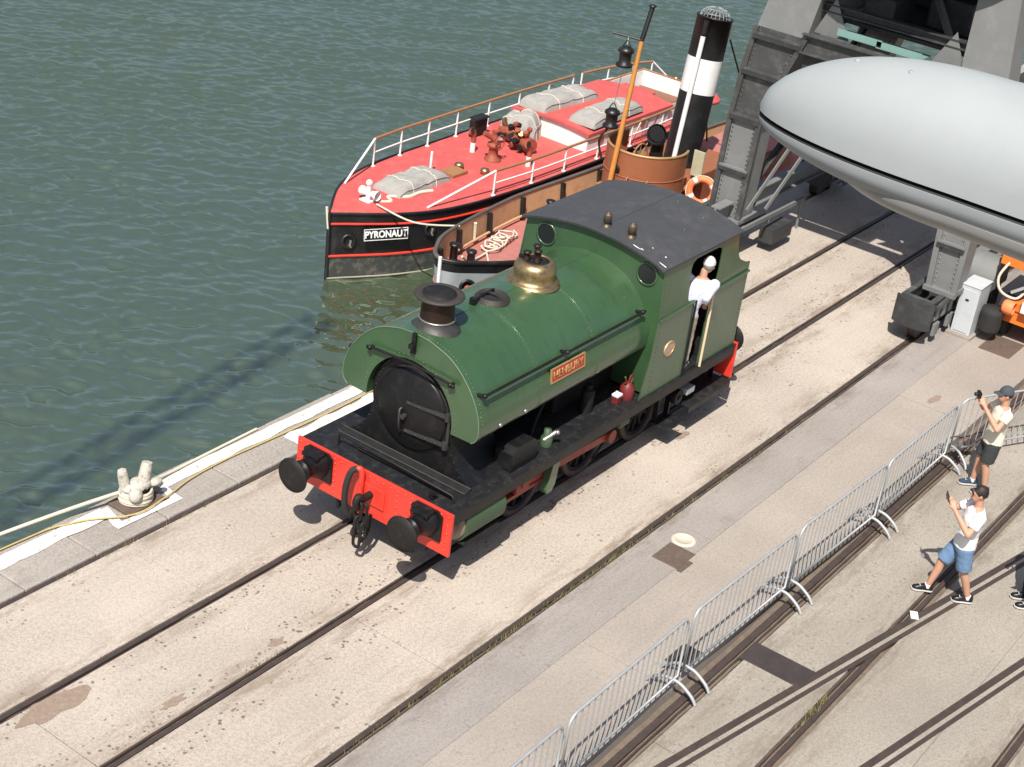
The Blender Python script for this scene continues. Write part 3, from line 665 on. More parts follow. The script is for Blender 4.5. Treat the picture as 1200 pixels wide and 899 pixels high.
# cab -------------------------------------------------------------
cab = LP(MB().box((4.45, -1.20, ZF+.003), (7.0, 1.20, ZF+.035)), 'cab_floor', M_plate)
side = [(4.27, ZF+.004), (5.42, ZF+.004), (5.42, 2.41), (5.24, 2.44), (5.20, 2.50), (5.20, 2.93), (5.24, 3.02), (5.34, 3.06), (5.96, 3.06), (6.05, 3.02), (6.07, 2.94), (6.03, 2.66), (5.98, 2.50), (5.88, 2.42), (5.87, ZF+.004), (6.985, ZF+.004), (7.0, 2.56),
        (6.86, 2.585), (6.72, 2.64), (6.62, 2.74), (6.565, 2.88), (6.54, 3.135), (4.452, 3.135), (4.43, 2.37), (4.39, 1.8)]
for s in (-1, 1):
    def yo(z): return 1.215 if z < 2.37 else 1.215-(z-2.37)*.075
    A = [(x, s*yo(z), z) for x, z in side]; B = [(x, s*(yo(z)-.018), z) for x, z in side]; q = len(side)
    b = MB()
    from mathutils.geometry import tessellate_polygon
    tri = tessellate_polygon([[Vector((x, z, 0)) for x, z in side]])
    b.add(A, [tuple(t) for t in tri]); b.add(B, [tuple(t) for t in tri]); b.add(A+B, [(i, (i+1) % q, q+(i+1) % q, q+i) for i in range(q)])
    cs = LP(b, 'cab_side', M_green)
    LP(MB().tube([(4.44, s*1.222, 2.375), (5.40, s*1.222, 2.395)], .019, 8), 'beading', M_green, cs)
    LP(MB().tube([(5.90, s*1.222, 2.40), (6.99, s*1.222, 2.42)], .019, 8), 'beading', M_green, cs)
    LP(MB().tube([(5.87, s*1.26, ZF+.02), (5.87, s*1.26, 2.35), (5.875, s*1.24, 2.43)], .02, 8), 'grab_rail', paint('pale ash rail', (.68, .55, .34), .55, var=.12), cs)
    LP(MB().tube([(5.44, s*1.225, ZF+.02), (5.44, s*1.225, 2.40)], .016, 8), 'door_edge', M_black, cs)
    LP(MB().lathe([(.115, 0), (.115, .012), (.10, .014), (.001, .014)], (4.88, s*1.214, 1.82), (0, s, 0), 28), 'works_plate', paint('works plate', (.55, .40, .30), .5, metal=.3, var=.2), cs)
    if s < 0:
        LP(MB().tube([(4.88+.108*math.cos(i*math.pi/14), s*1.23, 1.82+.108*math.sin(i*math.pi/14)) for i in range(28)], .008, 5, closed=True), 'plate_rim', M_gold, cs)
rb = MB()
for i in range(24):
    z = 1.26+i*.078; rb.rivet((4.50, -1.216 if z < 2.37 else -1.216+(z-2.37)*.075, z), (0, -1, 0), .011); rb.rivet((6.93, -1.216, min(z, 2.5)), (0, -1, 0), .011)
for i in range(30): rb.rivet((4.32+i*.0365, -1.216, 1.225), (0, -1, 0), .009); rb.rivet((5.92+i*.0355, -1.216, 1.225), (0, -1, 0), .009)
LP(rb, 'cab_rivets', M_green, cs, kind='stuff')
# the works plate in the photograph is a wide oval: stretch it along the cab
for o in [o for o in bpy.data.objects if o.name.startswith(('works_plate', 'plate_rim'))]:
    for v in o.data.vertices: v.co.x = 4.88+(v.co.x-4.88)*1.2
arch = lambda y, e=3.135, c=3.325: c-(c-e)*(y/1.165)**2
ys = [-1.165+2.33*i/24 for i in range(25)]
fp = [(1.19, ZF+.004), (1.19, 2.37), (1.155, 3.125)]+[(y, arch(y)-.01) for y in reversed(ys[1:-1])]+[(-1.155, 3.125), (-1.19, 2.37), (-1.19, ZF+.004)]
cf = LP(MB().prism(fp, 'x', 4.45, 4.47), 'cab_front', M_green)
LP(MB().prism([(y, min(z, 3.12) if abs(y) > 1.1 else z) for y, z in fp], 'x', 6.50, 6.52), 'cab_back', M_iron)
LP(MB().box((6.96, -1.19, ZF+.004), (6.985, 1.19, 2.54)).box((6.53, -1.19, 2.50), (6.95, 1.19, 2.53)), 'bunker', M_green)
for y in (-.90, .80):
    w_ = LP(MB().cyl((4.452, y, 2.985), (4.440, y, 2.985), .148, n=32), 'spectacle_window', M_glass, cf)
    LP(MB().lathe([(.172, -.004), (.172, .02), (.148, .022), (.146, .005)], (4.452, y, 2.985), (-1, 0, 0), 32), 'window_ring', M_green, w_)
rf = MB(); T = [[(x, y, arch(y, 3.14, 3.33)+(.03 if k_ else 0)) for y in [-1.2+2.4*i/30 for i in range(31)]] for k_ in (0, 1) for x in (4.36, 6.60)]
rf.loft([T[0], T[1]]); rf.loft([T[2], T[3]])
rf.add(T[0]+T[2], [(i, i+1, 32+i, 31+i) for i in range(30)]); rf.add(T[1]+T[3], [(i, i+1, 32+i, 31+i) for i in range(30)])
rf.add([T[0][0], T[1][0], T[3][0], T[2][0]], [(0, 1, 2, 3)]); rf.add([T[0][-1], T[1][-1], T[3][-1], T[2][-1]], [(0, 1, 2, 3)])
roof = LP(rf, 'cab_roof', M_roof)
LP(MB().tube([(4.37, y, arch(y, 3.14, 3.33)+.012) for y in ys], .012, 6), 'roof_lip', M_black, roof)
LP(MB().tube([(4.40, -.02, 3.361), (6.58, -.02, 3.361)], .006, 5), 'roof_seam', M_roof, roof)
for (x, y) in ((4.60, -.06), (4.62, -.46)):
    LP(MB().lathe([(.075, -.02), (.07, .02), (.045, .03), (.045, .06), (.06, .07), (.06, .17), (.05, .19), (.025, .195), (.02, .215), (.001, .216)], (x, y, arch(y, 3.14, 3.33)+.03), n=16), 'whistle', paint('dull bronze', (.13, .10, .07), .5, metal=.6, var=.3), roof)
chips = MB(); rd = random.Random(4)
for i in range(5):
    t = rd.random(); x = 4.45+rd.uniform(0, .28); y = -.62-.5*t; L = rd.choice((.02, .04, .09)); z0 = arch(y, 3.14, 3.33)+.0325
    pl = rough_poly(x, y, .008+.007*rd.random(), L*.7, 9, .4, i); chips.add([(a, b_, arch(b_, 3.14, 3.33)+.0335) for a, b_ in pl], [tuple(range(9))])
LP(chips, 'paint_chips', M_wht, roof, kind='stuff')
for (x, y) in ((5.6, -.75), (6.2, -.7), (6.3, -.2)): LP(MB().rivet((x, y, arch(y, 3.14, 3.33)+.03), (0, 0, 1), .03), 'roof_bolt', M_roof, roof)
# cab fittings seen through the opening
bh = LP(MB().box((4.48, -.75, ZF+.04), (4.72, .75, 2.7)), 'backhead', M_iron, bevel=.05)
LP(MB().tube([(4.74, -.4, 2.5), (5.0, -.45, 2.55), (5.05, -.9, 2.6)], .022, 8), 'regulator', M_rod, bh)
LP(MB().box((6.1, -1.1, ZF+.04), (6.49, 1.1, 2.2)), 'coal_bunker_front', M_iron)
# wheels, rods, cylinders, steps
R_W = .50
wm = MB().lathe([(.50, -.06), (.52, -.055), (.50, .05), (.50, .06), (.43, .06), (.43, -.06), (.50, -.06)], axis=(0, 1, 0), n=36).mesh('tyre'); wm.materials.append(M_rail)
sp = MB().cyl((0, -.07, 0), (0, .07, 0), .11, n=16).lathe([(.432, -.04), (.432, .04), (.38, .04), (.38, -.04), (.432, -.04)], axis=(0, 1, 0), n=30)
for i in range(11):
    t = 2*math.pi*i/11; sp.beam((.09*math.cos(t), 0, .09*math.sin(t)), (.40*math.cos(t), 0, .40*math.sin(t)), .05, .045, (0, 1, 0))
spm = sp.mesh('wheel'); spm.materials.append(M_iron)
AX = (2.25, 3.75, 5.25)
for x in AX:
    LP(MB().cyl((x, -.60, R_W), (x, .60, R_W), .075, n=12), 'axle', M_iron)
    for s in (-1, 1):
        o = inst('wheel', spm, loco, (x, s*.69, R_W)); inst('tyre', wm, o)
for s in (-1, 1):
    cy = LP(MB().cyl((.36, s*.98, .84), (1.16, s*.98, .84), .275, n=36), 'cylinder', M_greend)
    LP(MB().lathe([(.24, 0), (.24, .03), (.16, .05), (.001, .055)], (.36, s*.98, .84), (-1, 0, 0), 28), 'cylinder_cover', paint('cover steel', (.30, .24, .20), .5, metal=.4, var=.3), cy)
    LP(MB().lathe([(.24, 0), (.20, .04), (.06, .08), (.001, .08)], (1.16, s*.98, .84), (1, 0, 0), 28), 'cylinder_cover', M_iron, cy)
    LP(MB().box((.40, s*.70-.12, .60), (1.14, s*.70+.12, 1.149)), 'steam_chest', M_iron, cy)
    LP(MB().tube([(.42, s*1.2, .58), (1.1, s*1.2, .58)], .02, 8).cyl((.42, s*1.0, .57), (.42, s*1.2, .57), .03, n=8), 'drain_cock', M_iron, cy)
    LP(MB().cyl((1.22, s*.98, .80), (1.75, s*.98, .78), .032, n=10), 'piston_rod', M_steel)
    xh = LP(MB().box((1.68, s*.98-.07, .66), (1.98, s*.98+.07, .92)), 'crosshead', M_rod, bevel=.015)
    for dz in (.18, -.16): LP(MB().box((1.26, s*.98-.045, .79+dz-.03), (2.34, s*.98+.045, .79+dz+.03)), 'slide_bar', M_rod, xh, bevel=.006)
    pin = (3.75+.16, s*1.02, .50+.20)
    LP(MB().beam((1.86, s*1.02, .78), pin, .06, .12).cyl((pin[0], s*.80, pin[2]), (pin[0], s*1.10, pin[2]), .10, n=16).cyl((1.86, s*.95, .78), (1.86, s*1.07, .78), .08, n=14), 'connecting_rod', M_rod, bevel=.006)
    for a, c in ((2.25, 3.75), (3.75, 5.25)):
        LP(MB().beam((a+.16, s*.90, .70), (c+.16, s*.90, .70), .05, .11).cyl((a+.16, s*.76, .70), (a+.16, s*.95, .70), .095, n=16).cyl((c+.16, s*.76, .70), (c+.16, s*.95, .70), .095, n=16), 'coupling_rod', M_rod, bevel=.006)
    # motion bracket: green tapered plate hanging from the running plate
    LP(MB().prism([(2.36, 1.15), (2.48, 1.15), (2.42, .60), (2.36, .50), (2.24, .50), (2.22, .56)], 'y', s*1.12-.05, s*1.12+.05), 'motion_bracket', M_green, bevel=.015)
    LP(MB().tube(smooth_pts([(3.0, s*1.10, 1.14), (3.15, s*1.10, 1.0), (3.35, s*1.10, .93), (3.5, s*1.10, .95)], 5), .03, 8), 'reversing_arm', M_iron)
    LP(MB().box((3.92, s*1.08-.10, .84), (4.20, s*1.08+.10, 1.14)), 'sandbox_foot', M_greend, bevel=.03)
    LP(MB().cyl((4.06, s*1.05, .84), (3.98, s*.80, .18), .02, n=8), 'sand_pipe', M_iron)
    LP(MB().box((2.62, s*1.13-.06, .98), (2.86, s*1.13+.06, 1.15)), 'lubricator', M_iron, bevel=.02)
    # cab step unit
    st = LP(MB().box((5.78, min(s*.85, s*1.27), .53), (7.04, max(s*.85, s*1.27), .56)), 'step_board', M_plate, bevel=.006)
    LP(MB().box((5.78, s*1.262-.010, .44), (7.04, s*1.262+.010, .529)), 'step_edge', M_black, st)
    LP(MB().box((5.24, s*1.12-.16, .34), (5.68, s*1.12+.16, .37)), 'step_tread', M_plate, st, bevel=.005)
    for x in (5.30, 5.64, 6.0, 6.9): LP(MB().box((x-.015, s*.98-.04, .37 if x < 5.7 else .56), (x+.015, s*.98+.04, 1.14)), 'step_hanger', M_black, st)
    LP(MB().box((5.80, s*1.10-.09, .70), (6.02, s*1.10+.09, .80)), 'step_bracket', M_galv, st, bevel=.01)
    LP(MB().lathe([(.12, -.05), (.12, .05), (.05, .05), (.05, -.05), (.12, -.05)], (5.60, s*1.12, .74), (0, 1, 0), 16), 'injector_valve', M_iron, st)
    # toolbox and small fittings on the running plate
    LP(MB().prism([(1.34, ZF+.002), (1.90, ZF+.002), (1.90, ZF+.26), (1.80, ZF+.34), (1.44, ZF+.34), (1.34, ZF+.26)], 'y', s*.98-.15, s*.98+.12), 'tool_box', M_black, bevel=.015)
    LP(MB().tube([(1.40, s*1.11, ZF+.04), (1.84, s*1.11, ZF+.04), (1.88, s*1.11, ZF+.24), (1.80, s*1.11, ZF+.31), (1.46, s*1.11, ZF+.31), (1.38, s*1.11, ZF+.24)], .012, 6, closed=True), 'box_rim', M_plate)
    lb = LP(MB().lathe([(.08, 0), (.08, .12), (.05, .16), (.05, .24), (.001, .25)], (2.28, s*1.02, ZF), n=14), 'oil_lubricator', M_greend)
    LP(MB().cyl((2.20, s*1.02, ZF+.10), (2.36, s*1.10, ZF+.20), .03, n=8).sphere((2.36, s*1.12, ZF+.20), .035), 'oil_cap', M_steel, lb)
    LP(MB().tube(smooth_pts([(2.3, s*.75, ZF), (2.5, s*.72, 1.5), (2.8, s*.7, 1.8), (3.4, s*.70, 1.84), (4.3, s*.72, 1.86)], 5), .025, 8), 'injector_pipe', M_iron)
    LP(MB().tube([(1.6, s*.80, 1.70), (4.2, s*.80, 1.76)], .03, 8), 'ejector_pipe', M_iron)
    LP(MB().cyl((3.45, s*.86, ZF), (3.45, s*.86, ZF+.35), .09, n=14).cyl((3.45, s*.86, ZF+.35), (3.45, s*.86, ZF+.42), .05, n=12), 'water_valve', M_iron)
    for x in (.5, 2.6, 4.6): LP(MB().beam((x, s*.64, ZF-.04), (x, s*1.2, ZF-.04-.03), .05, .05), 'plate_bracket', M_iron)
for z0, z1 in ((.62, 1.14),): LP(MB().box((.3, -.55, .75), (6.9, .55, .80)), 'frame_stretcher', M_iron)
LP(MB().box((4.3, -.5, .35), (5.0, .5, .75)), 'ash_pan', M_iron)
# oil cans and rag standing on the running plate
t = thing('oil_can', 'dark red oil can with spout standing beside the cab front', 'oil can', (4.22, -1.03, ZF))
LP(MB().lathe([(.10, 0), (.105, .03), (.105, .17), (.05, .24), (.03, .25), (.001, .25)], (4.22, -1.03, ZF), n=18), 'can_body', M_can, t)
LP(MB().tube([(4.20, -1.03, ZF+.22), (4.12, -1.05, ZF+.30), (4.05, -1.06, ZF+.40)], .012, 6), 'spout', M_brass, t)
LP(MB().tube(smooth_pts([(4.29, -1.03, ZF+.20), (4.34, -1.03, ZF+.30), (4.26, -1.03, ZF+.34), (4.22, -1.03, ZF+.25)], 5), .010, 6), 'handle', M_can, t)
t = thing('oil_tin', 'small red and white oil tin next to the larger oil can', 'oil tin', (3.98, -1.02, ZF))
LP(MB().box((3.92, -1.07, ZF), (4.04, -.97, ZF+.11)), 'tin_body', M_can, t, bevel=.01)
LP(MB().box((3.915, -1.075, ZF+.111), (4.045, -.965, ZF+.15)), 'tin_top', M_shirt, t, bevel=.01)
LP(MB().cyl((3.96, -1.02, ZF+.15), (3.96, -1.02, ZF+.19), .02, n=10), 'tin_cap', M_wht, t)
# ================================================================== BOATS
def interp(tab, x):
    if x <= tab[0][0]: return tab[0][1]
    for (a, b), (c, d) in zip(tab, tab[1:]):
        if x <= c:
            t = (x-a)/(c-a); return b+(d-b)*t
    return tab[-1][1]
def fine(tab, k=5):
    return [(v.x, v.y) for v in smooth_pts([(a, b, 0) for a, b in tab], k)]
def hull(name, stations, yc, hb, zd, zk, wl, parent, mat, z_levels, split):
    pass
def tarp(parent, name, c, lx, ly, h, rz, seed, mat=M_canvas, flat=.5):
    """a lumpy canvas cover: rounded slab with folds"""
    nx, ny = 44, 26; rows = []; M = Matrix.Translation(c) @ Matrix.Rotation(rz, 4, 'Z')
    for i in range(nx+1):
        r = []
        for j in range(ny+1):
            u, v = 2*i/nx-1, 2*j/ny-1
            e = (1-abs(u)**6)*(1-abs(v)**5); e = max(0, e)**flat
            nz = mnoise.noise((u*1.6+seed, v*1.3, 0))*.20+(.10-abs(mnoise.noise((u*2.2+v*1.6+seed, v*1.8-u*1.0, 3))))*.42+(.06-abs(mnoise.noise((u*5-v*3+seed, v*4, 7))))*.10
            r.append(M @ Vector((u*lx/2*(1+.03*nz), v*ly/2*(1+.05*nz), e*h*(1+nz*.9))))
        rows.append(r)
    b = MB(); b.loft(rows); o = b.build(name, mat, parent)
    for i in (int(nx*.28), int(nx*.72)): MB().tube([Vector(v)+Vector((0, 0, .008)) for v in rows[i]], .011, 5).build('lashing', M_rope, o)
    MB().tube([Vector(r[1])+Vector((0, 0, .004)) for r in rows], .014, 5).build('hem', mat, o)
    return o
def stanch_rail(parent, feet, h, lean, top_mat, mids=(.5,), post_r=.022, top_r=.03):
    tops = []
    for f in feet:
        f = Vector(f); t = f+Vector((0, lean, h)); tops.append(t)
        MB().cyl(f, t, post_r, n=8).cyl(f, f+Vector((0, 0, .02)), .05, n=8).build('stanchion', M_wht, parent)
    MB().tube(smooth_pts(tops, 4), top_r, 8).build('top_rail', top_mat, parent)
    for q in mids: MB().tube(smooth_pts([Vector(f).lerp(t, q) for f, t in zip(feet, tops)], 4), .018, 6).build('mid_rail', M_wht, parent)
    return tops
# ---- fireboat
fb = thing('fireboat', 'fireboat with bright red deck and black hull, canvas covers on deck', 'boat', (16, 8.7, ZW))
FY = 8.70
F_hb = fine([(9.02, .02), (9.3, .22), (9.65, .48), (10.2, .84), (10.9, 1.14), (11.8, 1.33), (13, 1.42), (15, 1.47), (18.5, 1.47), (20.5, 1.36), (22, 1.05), (22.9, .62), (23.35, .05)])
F_zd = [(9, -.58), (11, -.62), (14, -.66), (23.4, -.66)]
def f_out(x, s, z):
    hb = interp(F_hb, x); zd = interp(F_zd, x); t = (zd-z)/1.45
    fl = .16*max(0, 1-(x-9)/4.)*t*min(1, hb)      # flare at the bow
    return FY+s*max(.015, hb*(1-.05*t)-fl)
xs = [p[0] for p in F_hb]
for nm, zt, zb_, mat in (('hull', None, -1.52, M_hullb), ('boot_topping', -1.52, -2.5, M_boot)):
    b = MB()
    for s in (-1, 1):
        rows = []
        for x in xs:
            z0 = interp(F_zd, x) if zt is None else zt
            rows.append([(x+.06*(1 if x < 9.1 else 0)*i/4, f_out(x, s, z0+(zb_-z0)*i/4), z0+(zb_-z0)*i/4) for i in range(5)])
        b.loft(rows)
    hull_o = b.build(nm, mat, fb)
    if zt is None: fhull = hull_o
b = MB(); rows = []
for x in xs:
    hb = interp(F_hb, x); zd = interp(F_zd, x); rows.append([(x, FY+hb*(2*j/8-1), zd+.05*(1-(2*j/8-1)**2)) for j in range(9)])
b.loft(rows); b.build('deck', M_deckr, fb)
for s in (-1, 1):
    for dz, r, mt, nm in ((.0, .03, M_hullb, 'toe_rail'), (-.22, .026, M_red, 'rubbing_strake')):
        MB().tube([(x, f_out(x, s, interp(F_zd, x)+dz)+s*.01, interp(F_zd, x)+dz) for x in xs], r, 6).build(nm, mt, fhull)
    MB().tube([(x, f_out(x, s, -1.50)+s*.008, -1.50) for x in xs], .028, 6).build('waterline_strake', M_red, fhull)
MB().cyl((9.0, FY, -.56), (9.05, FY, -2.2), .045, n=8).build('stem', M_hullb, fhull)
MB().tube([(8.96, FY+.05, -.45), (8.97, FY+.03, -.62), (8.99, FY, -.9)], .03, 6).build('bow_fender_rope', M_rope, fb)
MB().tube([(x, f_out(x, -1, -1.97)-.012, -1.985) for x in xs[:34]], .02, 5).build('scum_line', paint('waterline scum', (.30, .28, .22), .8), fhull)
# name board on the near bow
p0 = Vector((9.55, f_out(9.55, -1, -1.0), -1.0)); p1 = Vector((10.35, f_out(10.35, -1, -.98), -.98)); cN = (p0+p1)/2
xd = (p1-p0).normalized(); nN = Vector((xd.y, -xd.x, .12)); Mn = frame_M(cN+Vector((xd.y, -xd.x, 0))*.135, xd, nN)
nb = MB().box((-.46, -.12, -.012), (.46, .12, .008), Mn).build('name_board', M_hullb, fb)
for lo, hi in (((-.46, .107, .008), (.46, .12, .014)), ((-.46, -.12, .008), (.46, -.107, .014)), ((-.46, -.107, .008), (-.447, .107, .014)), ((.447, -.107, .008), (.46, .107, .014))): MB().box(lo, hi, Mn).build('name_border', M_wht, nb)
text_mesh('name_letters', 'PYRONAUT', .195, .003, M_wht, nb, Mn @ Matrix.Translation((0, -.002, .012)), xs=.86, bold=.006)
for x_, zc, r in ((9.34, -1.18, .15), (10.85, -1.02, .13)):
    p = Vector((x_, f_out(x_, -1, zc)-.02, zc)); q = Vector((x_+.1, f_out(x_+.1, -1, zc)-.02, zc)); d = (q-p).normalized()
    hp_ = MB().lathe([(r, -.03), (r*1.05, .02), (r*.72, .035), (r*.68, .0), (.001, .0)], p, (d.y, -d.x, .1), 20).build('hawse_pipe', M_hullb, fb)
    MB().tube([p+Vector((0, -.06, .04)), p+Vector((-.03, -.07, -.05)), p+Vector((.02, -.06, -.11))], .028, 6).build('anchor_shackle', M_steel, hp_)
# rails round the deck
ff = [(x, f_out(x, 1, -.65)-.07, interp(F_zd, x)) for x in (11.75, 12.75, 13.75, 14.8, 16.0, 17.2, 18.4, 19.4)]
tp = stanch_rail(fb, ff, .62, 0, M_wood)
MB().cyl((10.45, f_out(10.45, 1, -.65)-.06, -.60), tp[0], .024, n=8).build('rail_stay', M_wht, fb)
ff = [(x, f_out(x, 1, -.65)-.07, interp(F_zd, x)) for x in (19.75, 20.8, 21.7, 22.3)]
tp = stanch_rail(fb, ff, .62, 0, M_wood)
MB().cyl((22.9, FY+.5, -.62), tp[-1], .024, n=8).build('rail_stay', M_wht, fb)
ff = [(x, f_out(x, -1, -.65)+.07, interp(F_zd, x)) for x in (12.6, 13.9, 15.1, 16.4, 17.8, 19.2, 20.4)]
tp = stanch_rail(fb, ff, .55, 0, M_wood)
MB().cyl((10.85, f_out(10.85, -1, -.65)+.15, -.60), tp[0], .024, n=8).build('rail_stay', M_wht, fb)
ZD = -.62
# foredeck: windlass, hatch under canvas, gratings, posts
wl = MB().box((9.95, 8.52, ZD), (10.25, 8.78, ZD+.10)).build('windlass', M_wht, fb, bevel=.02)
MB().lathe([(.10, -.22), (.10, -.16), (.07, -.13), (.07, .13), (.10, .16), (.10, .22), (.001, .22)], (10.1, 8.64, ZD+.22), (0, 1, 0), 16).build('windlass_drum', M_wht, wl)
MB().cyl((10.02, 8.60, ZD+.05), (10.02, 8.60, ZD+.46), .05, n=10).sphere((10.02, 8.60, ZD+.47), .07).build('windlass_post', M_wht, wl)
MB().tube(smooth_pts([(10.2, 8.5, ZD+.05), (10.45, 8.35, ZD+.05), (10.6, 8.55, ZD+.05), (10.9, 8.3, ZD+.05), (11.3, 8.28, ZD+.06), (11.6, 8.2, ZD+.05)], 5), .04, 6).build('mooring_rope', M_rope, fb)
tarp(fb, 'hatch_cover', Vector((11.55, 8.72, ZD)), 1.75, .78, .25, .02, 3, flat=.35)
MB().box((12.55, 8.40, ZD+.03), (13.05, 8.78, ZD+.09)).build('deck_grating', M_wood, fb)
MB().cyl((12.45, 8.95, ZD), (12.45, 8.95, ZD+.48), .03, n=8).build('deck_post', M_wht, fb)
for x, y in ((13.15, 8.72), (13.35, 8.17)): MB().lathe([(.07, 0), (.07, .06), (.11, .09), (.09, .14), (.001, .16)], (x, y, ZD), n=14).build('mushroom_vent', M_brass, fb)
def cowl(parent, x, y, z, h, r, mats, ang):
    o = MB().cyl((x, y, z), (x, y, z+h*.45), r, n=14).build('cowl_vent', mats[0], parent)
    d = Vector((math.cos(ang), math.sin(ang), 0)); p = [Vector((x, y, z+h*.45)), Vector((x, y, z+h*.75)), Vector((x, y, z+h*.92))+d*r*.5, Vector((x, y, z+h))+d*r*1.3]
    MB().tube(smooth_pts(p, 4), [r*.95]*5+[r*1.1]*4+[r*1.25]*3+[r*1.5], 14, caps=False).build('cowl_mouth', mats[1], o)
    MB().lathe([(r*1.2, 0), (.001, 0)], p[-1]-d*.03, d, 14).build('cowl_throat', M_gask, o)
cowl(fb, 14.25, 9.2, ZD, .50, .06, (M_wht, M_rust), math.pi*.9)
cowl(fb, 14.60, 7.92, ZD, .50, .06, (M_wht, M_rust), math.pi*.9)
mo = MB().lathe([(.19, 0), (.19, .06), (.11, .10), (.10, .30), (.15, .33), (.15, .40), (.001, .42)], (14.2, 8.6, ZD), n=18).build('water_monitor', M_rust, fb)
MB().tube(smooth_pts([(14.2, 8.6, ZD+.36), (14.2, 8.6, ZD+.48), (14.10, 8.66, ZD+.56), (13.98, 8.74, ZD+.64)], 5), [.075]*8+[.06]*8, 12).build('monitor_barrel', M_rust, mo)
MB().tube([(14.2+.16*math.cos(t), 8.45, ZD+.46+.16*math.sin(t)) for t in [i*math.pi/8 for i in range(16)]], .015, 6, closed=True).build('hand_wheel', M_rust, mo)
mf = MB().cyl((15.2, 8.3, ZD+.20), (15.6, 9.35, ZD+.20), .17, n=16).build('hose_manifold', M_rust, fb)
rd = random.Random(8)
for i in range(22):
    u = rd.random(); base = Vector((15.2, 8.3, ZD+.2)).lerp(Vector((15.6, 9.35, ZD+.2)), u); a = rd.uniform(-.9, 1.6)
    d = Vector((-math.cos(a)*.85, rd.uniform(-.4, .4), math.sin(a)*.6+.35)).normalized(); L = rd.uniform(.2, .38)
    v_ = MB().cyl(base, base+d*L, .045, n=8).cyl(base+d*L, base+d*(L+.06), .065, n=8).build('hose_valve', rd.choice((M_rust, M_rust, M_brass, M_iron)), mf)
tarp(fb, 'pump_cover', Vector((16.0, 9.18, ZD)), .95, .90, .55, .4, 9, flat=.45)
MB().box((15.0, 9.75, ZD), (15.5, 9.9, ZD+.40)).build('deck_locker', M_iron, fb, bevel=.02)
MB().box((15.02, 9.70, ZD+.401), (15.48, 9.93, ZD+.44)).build('locker_lid', M_hullb, fb)
# deckhouse: low red roof, white sides
ch_ = MB().box((16.45, 7.62, ZD), (20.0, 9.70, ZD+.45)).build('deckhouse', M_wht, fb)
b = MB(); rows = []
for x in (16.38, 17.5, 18.6, 20.06): rows.append([(x, 8.66+1.10*(2*j/8-1), ZD+.455+.09*(1-(2*j/8-1)**2)) for j in range(9)])
b.loft(rows); rows2 = [[(v[0], v[1], v[2]-.06) for v in r] for r in rows]; b.loft(rows2)
b.loft([rows[0], rows2[0]], smooth=False); b.loft([rows[-1], rows2[-1]], smooth=False); b.loft([[r[0] for r in rows], [r[0] for r in rows2]], smooth=False); b.loft([[r[-1] for r in rows], [r[-1] for r in rows2]], smooth=False)
b.build('deckhouse_roof', M_deckr, ch_)
for x in (17.0, 17.9, 18.8): MB().lathe([(.09, 0), (.10, .02), (.07, .025), (.001, .02)], (x, 7.61, ZD+.24), (0, -1, 0), 16).build('porthole', M_brass, ch_)
tarp(fb, 'raft_cover', Vector((17.55, 9.22, ZD+.50)), 2.1, .80, .26, -.06, 4, flat=.3)
tarp(fb, 'raft_cover', Vector((17.7, 7.98, ZD+.52)), 2.2, .74, .24, .02, 6, flat=.3)
# aft cockpit with white lining and side benches
ck = MB().box((20.25, 7.70, ZD-.02), (21.9, 9.60, ZD+.03)).build('cockpit_floor', paint('cockpit wood', (.22, .10, .06), .6, var=.3, scale=6), fb)
for lo, hi in (((20.2, 9.55, ZD), (21.95, 9.62, ZD+.42)), ((21.88, 7.72, ZD), (21.95, 9.548, ZD+.42)), ((20.2, 7.65, ZD), (21.95, 7.718, ZD+.42))): MB().box(lo, hi).build('coaming', M_wht, ck)
MB().tube([(20.2, 9.585, ZD+.44), (21.92, 9.585, ZD+.44), (21.92, 7.685, ZD+.44), (20.2, 7.685, ZD+.44)], .03, 6).build('coaming_cap', M_wood, ck)
MB().box((20.3, 8.5, ZD+.03), (20.8, 9.4, ZD+.35)).build('engine_hatch', M_deckr, ck, bevel=.02)
for y in (8.2, 8.9): MB().cyl((22.45, y, ZD), (22.45, y, ZD+.30), .07, n=12).lathe([(.09, .30), (.09, .33), (.001, .34)], (22.45, y, ZD), n=12).build('bitt', M_brass, fb)
b = MB()
for i in range(3): b.tube([(22.6+.35*math.cos(t)*(1-.1*i)-.15, 7.95+.32*math.sin(t)*(1-.1*i), ZD+.03+.03*i) for t in [q*math.pi/10 for q in range(20)]], .055, 6, closed=True)
b.build('coiled_hose', M_deckr, fb, kind='stuff')
for i, (x, y) in enumerate(((18.2, 7.35), (18.5, 7.33), (18.9, 7.32), (19.4, 7.35))):
    MB().tube([(x, y+.1, ZD), (x+.1, y, ZD+.5), (x+.45, y, ZD+.5), (x+.5, y+.1, ZD)], .018, 6).build('ladder_rail', M_wht if i % 2 else M_rope, fb)

